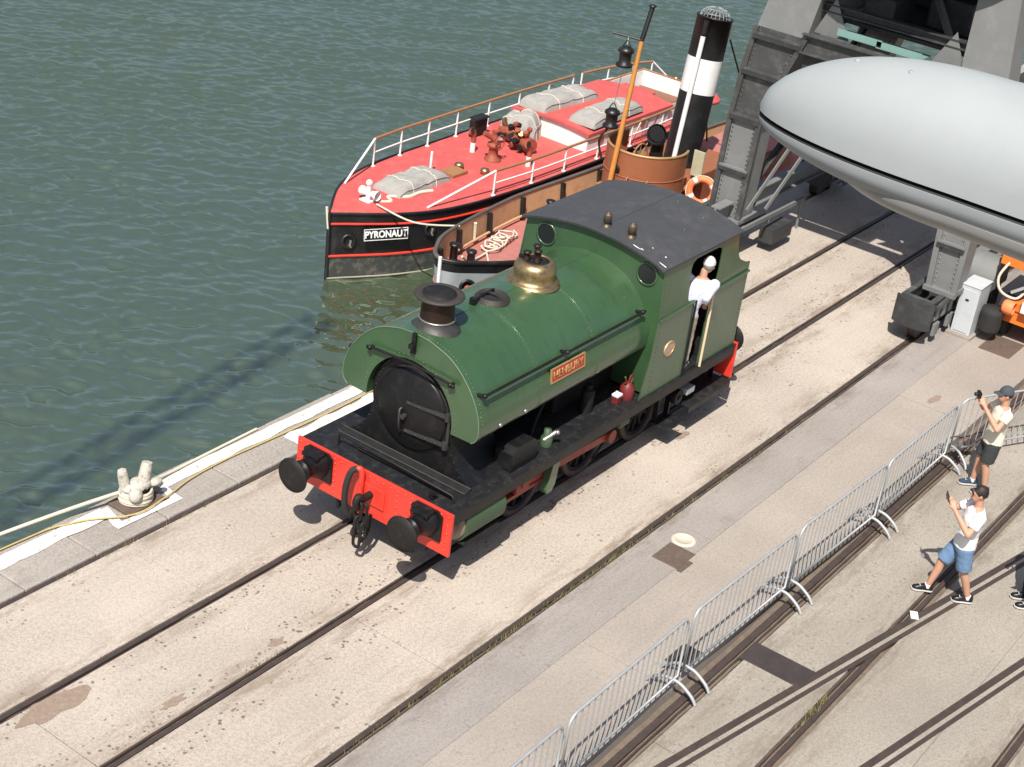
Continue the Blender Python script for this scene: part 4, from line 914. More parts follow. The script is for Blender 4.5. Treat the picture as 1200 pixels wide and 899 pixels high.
# ---- steam tug
tg = thing('steam_tug', 'steam tug with tan bulwarks, brown bridge and tall black funnel', 'boat', (16, 5.5, ZW))
TC = lambda x: 5.02+.07*min(5, max(0, x-7.8))-.01*max(0, x-13)
T_hb = fine([(7.80, .03), (7.95, .26), (8.3, .47), (8.75, .70), (9.3, .88), (10, 1.06), (10.8, 1.23), (12.4, 1.48), (14, 1.55), (18, 1.50), (21, 1.36), (23, 1.05), (24.4, .55), (24.9, .05)])
T_zr = [(7.8, .10), (9, -.05), (10.5, -.28), (12, -.46), (13, -.55), (15, -.60), (19, -.60), (25, -.45)]
BW = .52
xs = [p[0] for p in T_hb]
def t_out(x, s, d): hb = interp(T_hb, x); return TC(x)+s*max(.01, hb-d*.12*max(0, 1-(x-7.8)/4))
for nm, z0f, z1f, mat in (('sheer_strake', 0., .20, M_hullb), ('hull', .20, 1.45, M_hullg), ('lower_hull', 1.45, 2.6, M_hullb)):
    b = MB()
    for s in (-1, 1): b.loft([[(x, t_out(x, s, z0f+(z1f-z0f)*i/3), interp(T_zr, x)-(z0f+(z1f-z0f)*i/3)) for i in range(4)] for x in xs])
    o = b.build(nm, mat, tg)
    if nm == 'hull': th = o
b = MB()
for s in (-1, 1): b.loft([[(x+.03, t_out(x, s, 0)-s*.035 if interp(T_hb, x) > .06 else TC(x), interp(T_zr, x)), (x+.03, t_out(x, s, 0)-s*.045 if interp(T_hb, x) > .06 else TC(x), interp(T_zr, x)-BW-.02)] for x in xs])
b.build('bulwark_lining', M_tan, tg)
for s in (-1, 1):
    MB().tube([(x, t_out(x, s, 0)-s*.01, interp(T_zr, x)+.01) for x in xs], .042, 6).build('cap_rail', M_hullb if s < 0 else paint('worn cap rail', (.11, .095, .085), .6, var=.4, scale=6), tg)
    for x in (8.35, 9.7, 11.3, 12.9, 14.4, 15.8, 17.2, 18.6, 20):
        y = t_out(x, s, 0)-s*.09; MB().beam((x, y, interp(T_zr, x)-.03), (x, y-s*.05, interp(T_zr, x)-BW), .08, .09, (1, 0, 0)).build('bulwark_rib', M_hullb, tg)
    MB().tube([(x, t_out(x, s, 0)-s*.14, interp(T_zr, x)-BW+.10) for x in xs if x > 9.4], .028, 6).build('waterway_pipe', M_tan, tg)
TD = lambda x: interp(T_zr, x)-BW
b = MB(); b.loft([[(x, TC(x)+(interp(T_hb, x)-.03)*(2*j/4-1), TD(x)) for j in range(5)] for x in xs]); b.build('deck', M_pink, tg)
MB().cyl((7.77, TC(7.8), .16), (7.86, TC(7.8), -2.2), .035, n=8).build('stem', M_wht, th)
p0 = Vector((8.55, t_out(8.55, -1, .50), -.52)); p1 = Vector((9.5, t_out(9.5, -1, .50), -.62)); xd = (p1-p0).normalized(); nN = Vector((xd.y, -xd.x, .10))
text_mesh('name_letters', 'MAYFLOWER', .24, .004, M_wht, th, frame_M(p0+xd*.72+nN.normalized()*.11, xd, nN), xs=.9, bold=.006)
p = Vector((8.18, t_out(8.18, -1, .45)-.03, -.42)); hp_ = MB().lathe([(.15, -.04), (.16, .03), (.11, .045), (.10, .0), (.001, .0)], p, (-.6, -.8, .1), 20).build('hawse_pipe', M_hullb, tg)
MB().lathe([(.06, 0), (.05, .06), (.001, .07)], p+Vector((-.03, -.03, .0)), (-.6, -.8, .1), 12).build('hawse_plug', M_rust, hp_)
MB().cyl(p+Vector((-.05, -.06, .02)), p+Vector((-.25, -.35, -.55)), .022, n=6).build('mooring_rope', M_rope, tg)
# foredeck gear
def bitts(parent, x, y, z, ax=(0, 1, 0), h=.38, mat=M_hullb):
    a = Vector(ax)*.2
    o = MB().box((x-.12, y-.3, z), (x+.12, y+.3, z+.05)).build('bitts', mat, parent)
    for s in (-1, 1): MB().lathe([(.08, 0), (.075, h), (.10, h+.02), (.10, h+.06), (.001, h+.07)], (x+a.x*s, y+a.y*s, z+.04), n=12).build('bitt_post', mat, o)
bitts(tg, 9.0, 5.42, TD(9.0), h=.34); bitts(tg, 13.5, 6.3, TD(13.5), h=.30)
rc = Vector((10.9, 5.95, TD(10.9)))
b = MB(); rd = random.Random(2); pts = []
for i in range(34):
    t = i*1.15; rr = .17+.05*rd.random(); u = i/33
    pts.append((rc.x-.45+u*1.25+rr*math.cos(t), rc.y-.12+u*.42+rr*.8*math.sin(t), TD(rc.x-.45+u*1.25)+.05+rd.random()*.09))
b.tube(smooth_pts(pts, 5), .018, 6); b.build('coiled_rope', M_rope, tg)
MB().tube(smooth_pts([(10.4, 5.8, TD(10.4)+.05), (9.8, 5.62, TD(9.8)+.05), (9.3, 5.5, TD(9.3)+.10), (9.0, 5.42, TD(9)+.25)], 5), .022, 6).build('mooring_rope', M_rope, tg)
MB().tube(smooth_pts([(10.2, 5.7, TD(10.2)+.05), (9.6, 5.2, TD(9.6)+.04), (9.2, 4.9, TD(9.2)+.05), (9.0, 5.05, TD(9)+.05)], 5), .022, 6).build('mooring_rope', M_rope, tg)
MB().tube([(10.6, t_out(10.6, 1, 0)-.10, TD(10.6)+.05), (10.55, t_out(10.55, 1, 0)-.10, TD(10.6)+.46)], .035, 6).build('rope_hank', M_rope, tg)
# bridge: open-topped curved screen
b = MB(); arc = [math.radians(a) for a in range(62, 300, 7)]
BX, BY, BR = 15.05, 5.28, .90
outer = [[(BX+BR*math.cos(t), BY+BR*.95*math.sin(t), z) for t in arc] for z in (-1.1, .2, .62)]
inner_ = [[(BX+(BR-.03)*math.cos(t), BY+(BR-.03)*.95*math.sin(t), z) for t in arc] for z in (-1.1, .2, .62)]
b.loft(outer); b.loft(inner_); b.loft([outer[-1], inner_[-1]], smooth=False)
br = b.build('bridge_screen', M_brown, tg)
MB().tube([(BX+(BR-.015)*math.cos(t), BY+(BR-.015)*.95*math.sin(t), .63) for t in arc], .03, 8).build('bridge_cap', paint('brass edged cap', (.45, .27, .12), .45, metal=.3, var=.25), br)
for q in (-.5, .1): MB().tube([(BX+(BR+.004)*math.cos(t), BY+(BR+.004)*.95*math.sin(t), q) for t in arc], .012, 5).build('bridge_seam', M_brown, br)
MB().box((BX-.75, BY-.7, -.35), (BX+.9, BY+.7, -.31)).build('bridge_floor', M_wood, br)
MB().tube([(BX+.05+.3*math.cos(t), BY+.2, .25+.3*math.sin(t)) for t in [i*math.pi/10 for i in range(20)]], .022, 6, closed=True).build('steering_wheel', M_wood, br)
for i in range(8): t = i*math.pi/4; MB().cyl((BX+.05, BY+.2, .25), (BX+.05+.38*math.cos(t), BY+.2, .25+.38*math.sin(t)), .014, n=6).build('wheel_spoke', M_wood, br)
for dx, dy in ((-.82, .28), (-.86, -.16), (-.70, -.55)):
    MB().tube(smooth_pts([(BX+dx-.06, BY+dy, .15), (BX+dx-.13, BY+dy, .05), (BX+dx-.11, BY+dy-.04, -.12), (BX+dx-.06, BY+dy-.02, -.02)], 4), .02, 6).build('hook', M_brown, br)
MB().box((15.9, 4.6, -1.1), (18.0, 6.2, -.15)).build('engine_casing', M_brown, tg, bevel=.03)
MB().box((18.05, 4.8, -1.1), (21.3, 6.1, -.5)).build('aft_casing', M_tan, tg, bevel=.03)
MB().box((18.05, 4.75, -.498), (21.35, 6.15, -.44)).build('casing_roof', M_pink, tg)
# funnel, raked aft
Fb = Vector((16.62, 5.30, -.15)); Ft = Vector((17.02, 5.30, 3.03)); ax = (Ft-Fb).normalized(); Lf = (Ft-Fb).length
fu = MB().lathe([(.385, 0), (.385, Lf*.50)], Fb, ax, 32).build('funnel', M_hullb, tg)
MB().lathe([(.387, Lf*.50), (.387, Lf*.735)], Fb, ax, 32).build('white_band', M_wht, fu)
MB().lathe([(.385, Lf*.735), (.385, Lf), (.40, Lf), (.40, Lf+.03), (.36, Lf+.03), (.37, Lf*.9), (.001, Lf*.9)], Fb, ax, 32).build('funnel_top', M_hullb, fu)
b = MB(); side_ = Vector((-1, -.15, 0)); side_ = (side_-ax*side_.dot(ax)).normalized()
def fpt(u, r): return Fb+ax*(Lf*u)+side_*r
wp = MB().tube([fpt(.06, .47), fpt(.62, .47), fpt(.82, .47), fpt(.885, .47)], .055, 10).build('waste_steam_pipe', M_wht, fu)
MB().tube([fpt(.895, .47), fpt(.99, .47)], .06, 10).build('pipe_cap', M_hullb, wp)
sg = MB().lathe([(.33, 0), (.30, .10), (.22, .18), (.10, .22), (.001, .23)], Ft, ax, 22); sg = sg.build('spark_guard', M_galv, fu); wf = sg.modifiers.new('wire', 'WIREFRAME'); wf.thickness = .009
for dy in (-.3, .3): MB().tube([Fb+ax*(Lf*.86)+Vector((.35, dy, 0)), (19.2, 5.3+dy*2.5, -.45)], .022, 6).build('funnel_stay', M_hullb, fu)
# mast with lantern and yard
Mb_, Mt = Vector((13.86, 5.45, -1.1)), Vector((14.35, 5.45, 2.91)); 
ms = MB().tube([Mb_, Mb_.lerp(Mt, .5), Mt], [.060, .055, .046], 10).build('mast', M_mast, tg)
MB().tube([Mt, (14.57, 5.45, 3.58)], .050, 10).lathe([(.08, 0), (.08, .03), (.001, .04)], (14.57, 5.45, 3.58), n=10).build('mast_head', M_hullb, ms)
MB().cyl((14.34, 5.45, 2.93), (14.10, 5.98, 2.98), .022, n=8).build('lantern_bracket', M_hullb, ms)
def lantern(c, parent=ms):
    o = MB().lathe([(.001, .34), (.09, .32), (.16, .27), (.17, .22), (.13, .20), (.12, .0), (.17, -.03), (.17, -.08), (.001, -.10)], c, n=16).build('lantern', M_hullb, parent)
    MB().tube(smooth_pts([Vector(c)+Vector((0, -.1, .3)), Vector(c)+Vector((0, 0, .45)), Vector(c)+Vector((0, .1, .3))], 4), .012, 6).build('lantern_handle', M_hullb, o)
lc = PX(733, 66, 14.1); lantern(Vector((14.1, lc.y, lc.z-.12)))
MB().cyl((14.1, lc.y, lc.z+.25), (14.1, lc.y, 2.98), .008, n=6).build('halyard', M_rope, ms)
lc2 = PX(717, 137, 14.55); lantern(Vector((14.55, lc2.y, lc2.z-.14)))
MB().cyl((14.1, lc.y, lc.z-.2), (14.55, lc2.y, lc2.z+.25), .008, n=6).build('halyard', M_rope, ms)
MB().tube([(14.14, 5.45, .20), (14.2, 5.44, .22)], .10, 10).build('mast_clamp', M_hullb, ms)
MB().tube(smooth_pts([(14.5, lc2.y, lc2.z-.2), (14.35, lc2.y+.1, lc2.z-.5), (14.4, lc2.y, lc2.z-.9)], 4), .025, 6).build('lantern_arm', M_hullb, ms)
# ventilator, white ladder hoop, sign and lifebuoy by the casing
cv = PX(771, 168, 15.6); cowl(tg, 15.6, cv.y, -.15, .9, .15, (M_hullb, M_hullb), math.pi*1.05)
p = PX(776, 260, 15.6); q = PX(786, 212, 15.6)
MB().tube(smooth_pts([(15.6, p.y, p.z), (15.6, q.y+.1, q.z-.02), (15.6, q.y+.02, q.z+.04), (15.6, q.y-.08, q.z), (15.6, q.y-.10, p.z)], 4), .022, 6).build('grab_hoop', M_wht, tg)
c = PX(822, 224, 15.9); lbx = thing('lifebuoy', 'orange lifebuoy with white bands hanging by the tug casing', 'lifebuoy', (15.9, c.y, c.z-.33))
nrm_ = Vector((-.9, -.4, .15)).normalized(); Ml = frame_M((15.9, c.y, c.z), Vector((0, 0, 1)).cross(nrm_), nrm_)
MB().tube([Ml @ Vector((.26*math.cos(t), .26*math.sin(t), 0)) for t in [i*math.pi/16 for i in range(32)]], .075, 10, closed=True).build('ring', M_lbuoy, lbx)
for a in (.6, 2.2, 3.7, 5.3):
    MB().tube([Ml @ Vector((.26*math.cos(a+e), .26*math.sin(a+e), 0)) for e in (-.16, 0, .16)], .079, 10).build('band', M_wht, lbx)
MB().tube([Ml @ Vector((.335*math.cos(t), .335*math.sin(t), .02+.03*math.sin(4*t))) for t in [i*math.pi/16 for i in range(32)]], .012, 5, closed=True).build('grab_line', M_rope, lbx)
c = PX(818, 192, 15.9); MB().box((15.88, c.y-.13, c.z-.28), (15.92, c.y+.13, c.z+.28)).build('notice_board', paint('faded notice', (.45, .42, .28), .8, var=.25, scale=9), tg)
MB().box((15.90, c.y-.02, -1.1), (15.94, c.y+.02, c.z-.28)).build('notice_post', M_iron, tg)
# mooring lines between boats
tag(MB().tube(smooth_pts([(10.0, 8.35, -.52), (9.9, 7.3, -.52), (9.75, 6.10, -.14)], 6), .02, 6).build('mooring_line', M_rope), 'white mooring line stretched from the fireboat bow to the tug', 'rope')
# ================================================================== CRANE (portal on the two outer rails)
cr = thing('dockside_crane', 'grey riveted portal crane straddling the railway tracks', 'crane', (15, 0, 0))
def CP(mb, name, mat=M_crane, parent=cr, bevel=0., **k): return mb.build(name, mat, parent, bevel=bevel, **k)
XF, XR = 12.5, 17.5
M_legd = paint('dark mottled plate', (.060, .061, .060), .5, var=.4, scale=2.5, dirt=(.16, .16, .155), dirtamt=.45)  # dark mottled grey for upper water-side legs, girders and bogie frames
def leg(xf, xr, side, parent=cr):
    """tapered box leg: side +1 water, -1 land; face towards -x is the wide plate"""
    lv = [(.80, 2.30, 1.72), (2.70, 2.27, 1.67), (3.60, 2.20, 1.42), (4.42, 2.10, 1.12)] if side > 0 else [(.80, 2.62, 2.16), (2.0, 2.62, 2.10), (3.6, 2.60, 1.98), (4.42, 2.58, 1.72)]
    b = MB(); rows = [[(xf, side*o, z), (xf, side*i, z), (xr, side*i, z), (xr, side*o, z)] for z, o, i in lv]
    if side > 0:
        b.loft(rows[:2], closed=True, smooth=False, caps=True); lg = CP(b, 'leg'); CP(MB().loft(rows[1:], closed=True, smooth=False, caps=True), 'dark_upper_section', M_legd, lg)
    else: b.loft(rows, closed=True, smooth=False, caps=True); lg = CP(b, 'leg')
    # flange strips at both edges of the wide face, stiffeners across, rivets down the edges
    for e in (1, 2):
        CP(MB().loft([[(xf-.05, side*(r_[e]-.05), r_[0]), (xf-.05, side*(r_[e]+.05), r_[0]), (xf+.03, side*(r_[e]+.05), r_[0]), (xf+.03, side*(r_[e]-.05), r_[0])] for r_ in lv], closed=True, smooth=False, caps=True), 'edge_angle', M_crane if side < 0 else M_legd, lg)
    rv = MB()
    for i in range(40):
        z = .9+i*.088; o = interp([(r_[0], r_[1]) for r_ in lv], z); q = interp([(r_[0], r_[2]) for r_ in lv], z)
        rv.rivet((xf, side*(o-.085), z), (-1, 0, 0), .018); rv.rivet((xf, side*(q+.085), z), (-1, 0, 0), .018)
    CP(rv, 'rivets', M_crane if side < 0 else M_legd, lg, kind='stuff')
    for z in (1.75, 2.75, 3.62, 4.30):
        o = interp([(r_[0], r_[1]) for r_ in lv], z); q = interp([(r_[0], r_[2]) for r_ in lv], z)
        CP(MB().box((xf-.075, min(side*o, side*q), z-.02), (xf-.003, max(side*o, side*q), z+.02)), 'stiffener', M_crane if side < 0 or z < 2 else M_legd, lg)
        CP(MB().box((xf-.08, min(side*o, side*q), z-.09), (xf-.06, max(side*o, side*q), z-.025)), 'stiffener_web', M_craned, lg)
    # upper limb leaning in over the tracks to the turntable
    o0, i0 = lv[-1][1], lv[-1][2]
    top = [(xf, side*o0, 4.421), (xf, side*i0, 4.421), (xr, side*i0, 4.421), (xr, side*o0, 4.421)]
    d = .25 if xf < 15 else -.25; oo, io = (1.75, .90) if side > 0 else (2.30, 1.62)
    up = [(xf+d, side*oo, 6.3), (xf+d, side*io, 6.3), (xr+d*.6, side*io, 6.3), (xr+d*.6, side*oo, 6.3)]
    CP(MB().loft([top, up], closed=True, smooth=False, caps=True), 'upper_leg', M_crane, lg)
    return lg
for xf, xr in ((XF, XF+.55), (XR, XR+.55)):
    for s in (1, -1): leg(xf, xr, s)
# cross girders between the legs: web with flanges
def girder(p, q, h, wd, mat=M_crane, name='girder'):
    p, q = Vector(p), Vector(q)
    g = CP(MB().beam(p, q, .03, h), name, mat)
    for dz in (-h/2, h/2): CP(MB().beam(p+Vector((0, 0, dz+.012*(1 if dz > 0 else -1))), q+Vector((0, 0, dz+.012*(1 if dz > 0 else -1))), wd, .024), 'flange', mat, g)
    return g
for x in (XF+.02, XR+.4):
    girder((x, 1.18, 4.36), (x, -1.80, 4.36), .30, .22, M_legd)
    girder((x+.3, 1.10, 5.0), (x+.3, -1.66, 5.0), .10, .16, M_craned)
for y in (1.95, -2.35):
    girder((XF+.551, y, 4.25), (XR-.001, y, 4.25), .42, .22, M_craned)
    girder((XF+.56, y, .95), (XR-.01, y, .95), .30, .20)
girder((11.9, 1.92, .95), (XF-.06, 1.92, .95), .30, .20)
# gusset plates and braces
for s, o, i in ((1, 1.12, .55), (-1, 1.72, 1.15)):
    CP(MB().prism([(s*o, 4.20), (s*i, 4.205), (s*o, 3.55)], 'x', XF+.05, XF+.07), 'gusset', M_craned)
    CP(MB().prism([(s*o, 4.52), (s*(i-.1), 4.525), (s*(o-.3), 5.2)], 'x', XF+.25, XF+.27), 'gusset', M_crane)
for a, c in (((XF+.3, -1.62, 4.55), (XF+2.6, .3, 5.75)), ((XF+.35, 1.15, 4.55), (XF+2.0, -.2, 5.75)), ((XF+.6, 1.9, 4.1), (XR, 1.9, 1.2)), ((XF+.6, 1.9, 1.2), (XR, 1.9, 4.1)), ((XF+.6, -2.3, 4.1), (XR, -2.3, 1.2))):
    br_ = CP(MB().beam(a, c, .14, .025), 'brace', M_crane if a[1] < 0 and a[2] > 4.2 else M_craned)
    CP(MB().beam(Vector(a)+Vector((0, 0, .06)), Vector(c)+Vector((0, 0, .06)), .025, .10), 'brace_rib', M_crane if a[1] < 0 else M_craned, br_)
# decking and machinery under the turntable
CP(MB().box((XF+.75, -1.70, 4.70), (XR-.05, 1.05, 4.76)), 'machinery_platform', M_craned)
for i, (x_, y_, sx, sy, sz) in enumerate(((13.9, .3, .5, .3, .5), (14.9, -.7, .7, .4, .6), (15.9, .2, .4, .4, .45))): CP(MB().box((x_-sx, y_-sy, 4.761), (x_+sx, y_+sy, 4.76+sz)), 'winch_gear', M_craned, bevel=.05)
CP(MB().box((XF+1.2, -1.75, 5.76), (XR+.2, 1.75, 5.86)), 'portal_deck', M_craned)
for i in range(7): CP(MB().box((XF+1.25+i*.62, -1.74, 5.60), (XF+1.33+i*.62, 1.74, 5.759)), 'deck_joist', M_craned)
CP(MB().lathe([(1.75, 0), (1.75, .35), (1.5, .36), (1.5, 0), (1.75, 0)], (14.9, 0, 5.87), n=36), 'slew_ring', M_craned)
hs = CP(MB().lathe([(.001, 0), (3.2, 0), (3.2, 2.4), (.001, 2.41)], (14.6, -.3, 6.8), n=40, smooth=False), 'machinery_house', M_crane, bevel=.03)
CP(MB().lathe([(3.35, 0), (3.35, .10), (.001, .6)], (14.6, -.3, 9.22), n=40, smooth=False), 'house_roof', M_craned, hs)
CP(MB().cyl((14.9, 0, 6.22), (14.9, 0, 6.80), 1.3, n=24), 'slew_pivot', M_craned, hs)
CP(MB().beam((13.4, -.5, 8.0), (6.5, -7.5, 21), .5, .5).beam((13.4, .5, 8.0), (6.3, -7.3, 21), .12, .12), 'jib', M_crane) if False else None
# inclined ladder and pale glass panels between the legs
for z, y0 in ((4.62, .20), (4.60, -.55)):
    CP(MB().box((XF+.10, y0-.42, z), (XF+.55, y0+.42, z+.02)).box((XF+.10, y0-.42, z+.021), (XF+.12, y0+.42, z+.12)), 'glazed_panel', M_gglass)
ld = CP(MB().beam((XF-.05, 1.55, 1.05), (XF+1.2, 1.2, 2.8), .03, .07).beam((XF+.3, 1.35, 1.05), (XF+1.6, 1.0, 2.8), .03, .07), 'ladder', M_crane)
# bogies on the rails
def bogie(x0, x1, y, parent=cr):
    bg_ = CP(MB().box((x0, y-.30, .42), (x1, y-.22, .80)).box((x0, y+.22, .42), (x1, y+.30, .80)), 'bogie', M_craned, bevel=.01)
    CP(MB().box((x0, y-.30, .801), (x0+.10, y+.30, .84)).box((x1-.10, y-.30, .801), (x1, y+.30, .84)).box((x0+.10, y-.30, .801), (x1-.1, y-.20, .84)).box((x0+.10, y+.20, .801), (x1-.1, y+.30, .84)), 'bogie_frame', M_legd, bg_)
    b = MB(); pr_ = [(x0-.02-.16*math.cos(t), y+.36*math.sin(t)) for t in [math.radians(a) for a in range(-90, 91, 12)]]
    b.prism(pr_, 'z', .34, .83); CP(b, 'buffer_stop', M_craned, bg_, bevel=.02)
    n = 2; 
    for i in range(n):
        xc = x0+.32+(x1-x0-.64)*i/(n-1)
        w_ = CP(MB().lathe([(.26, -.07), (.26, .05), (.31, .05), (.31, .08), (.06, .08), (.06, -.07), (.26, -.07)], (xc, y, .26), (0, 1, 0), 24), 'bogie_wheel', M_rail, bg_)
        CP(MB().box((xc-.10, y-.36, .16), (xc+.10, y-.301, .40)), 'axle_box', M_crane, w_, bevel=.01)
    for i in range(3): CP(MB().box((x0+.2+i*.3, y-.325, .46), (x0+.36+i*.3, y-.301, .66)), 'side_plate', M_crane, bg_)
    CP(MB().beam((x0+.1, y-.34, .72), (x1, y-.34, .84), .05, .09), 'side_rail', M_legd, bg_)
    return bg_
for x in (XF, XR):
    bogie(x-.62, x+.62, -2.22); bogie(x-.62, x+.62, 2.24)
CP(MB().box((XF-.10, -2.66, .82), (XF+.70, -2.08, .90)), 'sole_plate', M_crane)
CP(MB().box((XF-.10, 1.65, .72), (XF+.70, 2.36, .79)), 'sole_plate', M_crane)
CP(MB().box((XR-.10, -2.66, .82), (XR+.70, -2.08, .90)), 'sole_plate', M_crane)
CP(MB().box((XR-.10, 1.65, .72), (XR+.70, 2.36, .79)), 'sole_plate', M_crane)
# curved gear guard beside the land-side leg
b = MB(); ga = [math.radians(a) for a in range(0, 181, 9)]
o_ = [[(XF+1.35+.42*math.cos(t), y, .75+.55*math.sin(t)) for t in ga] for y in (-2.45, -2.95)]
b.loft(o_)
for r_ in o_: b.add(r_, [tuple(range(len(r_)))])
gg = CP(b, 'gear_guard', M_crane)
CP(MB().box((XF+1.0, -2.9, .3), (XF+1.7, -2.5, .749)), 'drive_motor', M_craned, gg)
# bits hanging at the water-side leg
CP(MB().box((XF+.1, 1.62, .55), (XF+1.1, 1.70, .65)).box((XF+.8, 1.3, .2), (XF+1.6, 1.6, .5)), 'fender_bar', M_craned)
CP(MB().beam((XF-.4, 1.60, .62), (XF+2.6, 1.60, .62), .05, .09), 'guard_rail', M_crane)
for x in (12.3, 13.6, 15.0): CP(MB().cyl((x, 1.60, .0), (x, 1.60, .62), .03, n=8), 'guard_post', M_crane)
# ---- neighbouring crane further along the quay (its jib shades the water)
c2 = thing('dockside_crane', 'neighbouring dockside crane with a long lattice jib casting shadow on water', 'crane', (-30, 0, 0))
for x in (-33, -28):
    for y in (-2.3, 2.2): CP(MB().beam((x, y, 0), (x+(1 if x < -30 else -1), y*.7, 6.5), .5, .5, (1, 0, 0)), 'leg', M_crane, c2)
CP(MB().box((-34, -1.9, 6.5), (-27, 1.9, 6.9)), 'portal_deck', M_craned, c2)
CP(MB().lathe([(.001, 0), (2.6, 0), (2.6, 2.6), (.001, 2.9)], (-30.5, 0, 6.9), n=28), 'machinery_house', M_crane, c2)
P0, P1 = Vector((-29, 0, 9)), Vector((-7.6, 1.35, 21.5))
for dy, dz in ((-.34, 0), (.34, 0), (-.25, .6), (.25, .6)): CP(MB().beam(P0+Vector((0, dy, dz)), P1+Vector((0, dy*.8, dz*.6)), .06, .06), 'jib_chord', M_crane, c2)
for i in range(70):
    a = P0.lerp(P1, i/70); b_ = P0.lerp(P1, min(1, (i+2)/70)); s = 1 if i % 2 else -1
    CP(MB().beam(a+Vector((0, .32*s, .4*(i % 3)/2)), b_+Vector((0, -.32*s, .4*((i+1) % 3)/2)), .035, .035), 'jib_lattice', M_crane, c2)
# ================================================================== BARRIERS
def arc_pts(c, r, a0, a1, n=6): return [(c[0]+r*math.cos(math.radians(a0+(a1-a0)*i/n)), 0, c[1]+r*math.sin(math.radians(a0+(a1-a0)*i/n))) for i in range(n+1)]
LB, HB, ZBt = 2.46, 1.06, .20
frame_me = MB().tube([(0, 0, ZBt), (LB, 0, ZBt)]+arc_pts((LB-.14, HB-.14), .14, 0, 90)+arc_pts((.14, HB-.14), .14, 90, 180), .018, 8, closed=True).mesh('frame'); frame_me.materials.append(M_galv)
bar_me = MB().cyl((0, 0, ZBt), (0, 0, HB), .0075, n=6, caps=False).mesh('bar'); bar_me.materials.append(M_galv)
foot_me = MB().tube(smooth_pts([(0, -.34, .012), (0, -.27, .10), (0, -.12, .19), (0, 0, .205), (0, .12, .19), (0, .27, .10), (0, .34, .012)], 4), .021, 8).mesh('foot'); foot_me.materials.append(M_galv)
clip_me = MB().tube([(0, 0, -.03), (.03, 0, -.03), (.05, 0, 0), (.03, 0, .03), (0, 0, .03)], .010, 6).mesh('clip'); clip_me.materials.append(M_galv)
def barrier(x, y, rz, label):
    t = thing('crowd_barrier', label, 'barrier', (x, y, 0), rz, 'crowd barriers along the trackside')
    inst('frame', frame_me, t)
    for i in range(19): inst('bar', bar_me, t, (LB*(i+1)/20, 0, 0))
    inst('foot', foot_me, t, (.10, 0, 0)); inst('foot', foot_me, t, (LB-.10, 0, 0))
    inst('clip', clip_me, t, (LB, 0, .85)); inst('clip', clip_me, t, (LB, 0, .35))
    return t
jx = [(-4.52, -4.34), (-1.95, -4.32), (.64, -4.30), (3.20, -4.36), (5.70, -4.44), (8.24, -4.44)]
labs = ['crowd barrier at the end of the row furthest from the crane', 'crowd barrier with its end by the bare plate and rail groove', 'crowd barrier standing in front of the small dark plate', 'crowd barrier level with the man in denim shorts', 'crowd barrier just behind the man in the grey cap']
for (a, b_), L in zip(zip(jx, jx[1:]), labs): barrier(a[0]+.05, a[1], math.atan2(b_[1]-a[1], b_[0]-a[0]), L)
barrier(8.40, -4.44, math.radians(-27), 'crowd barrier turned across the path behind the grey cap man')
barrier(8.44+2.5*math.cos(math.radians(-27)), -4.46-2.5*math.sin(math.radians(27)), math.radians(-22), 'crowd barrier continuing the angled row beyond the grey cap man')
# ================================================================== BOLLARD AND LINES
bo = thing('mooring_bollard', 'cream twin-horn mooring bollard wound with rope on the quay edge', 'bollard', (-1.25, 2.86, 0))
MB().box((-1.58, 2.64, -.01), (-.95, 3.06, .035)).build('base_plate', M_cover, bo, bevel=.01)
MB().lathe([(.20, .03), (.17, .08), (.15, .16), (.16, .20), (.17, .25), (.16, .28), (.001, .30)], (-1.27, 2.86, 0), n=22).build('stem', M_iron, bo)
M_bol = paint('flaking cream paint', (.50, .475, .41), .8, var=.2, scale=9, dirt=(.17, .14, .115), dirtamt=.85, bump=.5)
def horn(p, d, r, n_=7):
    p = Vector(p); d = Vector(d).normalized(); return MB().tube([p, p+d*.10, p+d*.27, p+d*.32], [r*1.15, r*1.0, r*.92, r*.80], n_).build('horn', M_bol, bo)
h1 = horn((-1.40, 2.90, .20), (-.15, .10, 1), .078, 6); h2 = horn((-1.17, 2.84, .22), (.28, .05, 1), .085, 8)
MB().sphere((-1.27, 2.84, .26), (.22, .15, .085)).build('cross_head', M_bol, bo)
MB().sphere((-1.40, 2.72, .21), (.10, .09, .10)).build('nose', M_bol, bo)
MB().sphere((-1.03, 2.76, .25), (.11, .07, .05)).build('nose', M_bol, bo)
for i in range(5):
    MB().tube([(-1.27+(.20+.008*(i % 2))*math.cos(t), 2.86+(.20+.008*(i % 2))*math.sin(t), .055+.034*i+.008*math.sin(2*t)) for t in [q*math.pi/12 for q in range(24)]], .021, 6, closed=True).build('rope_turn', M_rope, bo)
tag(MB().tube(smooth_pts([(-1.45, 2.98, .16), (-2.3, 3.16, .13), (-3.6, 3.45, .02), (-6, 4.1, -.35), (-10, 5.4, -1.2)], 5), .026, 6).build('mooring_line', M_rope), 'white mooring line leading from the bollard over the quay edge', 'rope')
tag(MB().tube(smooth_pts([(-1.08, 2.95, .14), (-.6, 3.02, .06), (0.2, 3.07, .035), (1.2, 3.10, .03)], 5), .020, 6).build('mooring_line', M_rope), 'pale rope tail lying along the white edge past the bollard', 'rope')
pts = [(-9, 3.24, .035), (-3.3, 3.12, .03), (-2.2, 2.98, .03), (-1.55, 2.60, .05), (-1.0, 2.62, .05), (-.4, 2.76, .03), (.3, 2.80, .03), (1.2, 2.77, .03), (2.6, 2.74, .03), (5, 2.8, .03), (9, 2.78, .03)]
tag(MB().tube(smooth_pts(pts, 8), .011, 6).build('hose', M_ropey), 'thin yellow hose lying along the quay edge', 'hose')
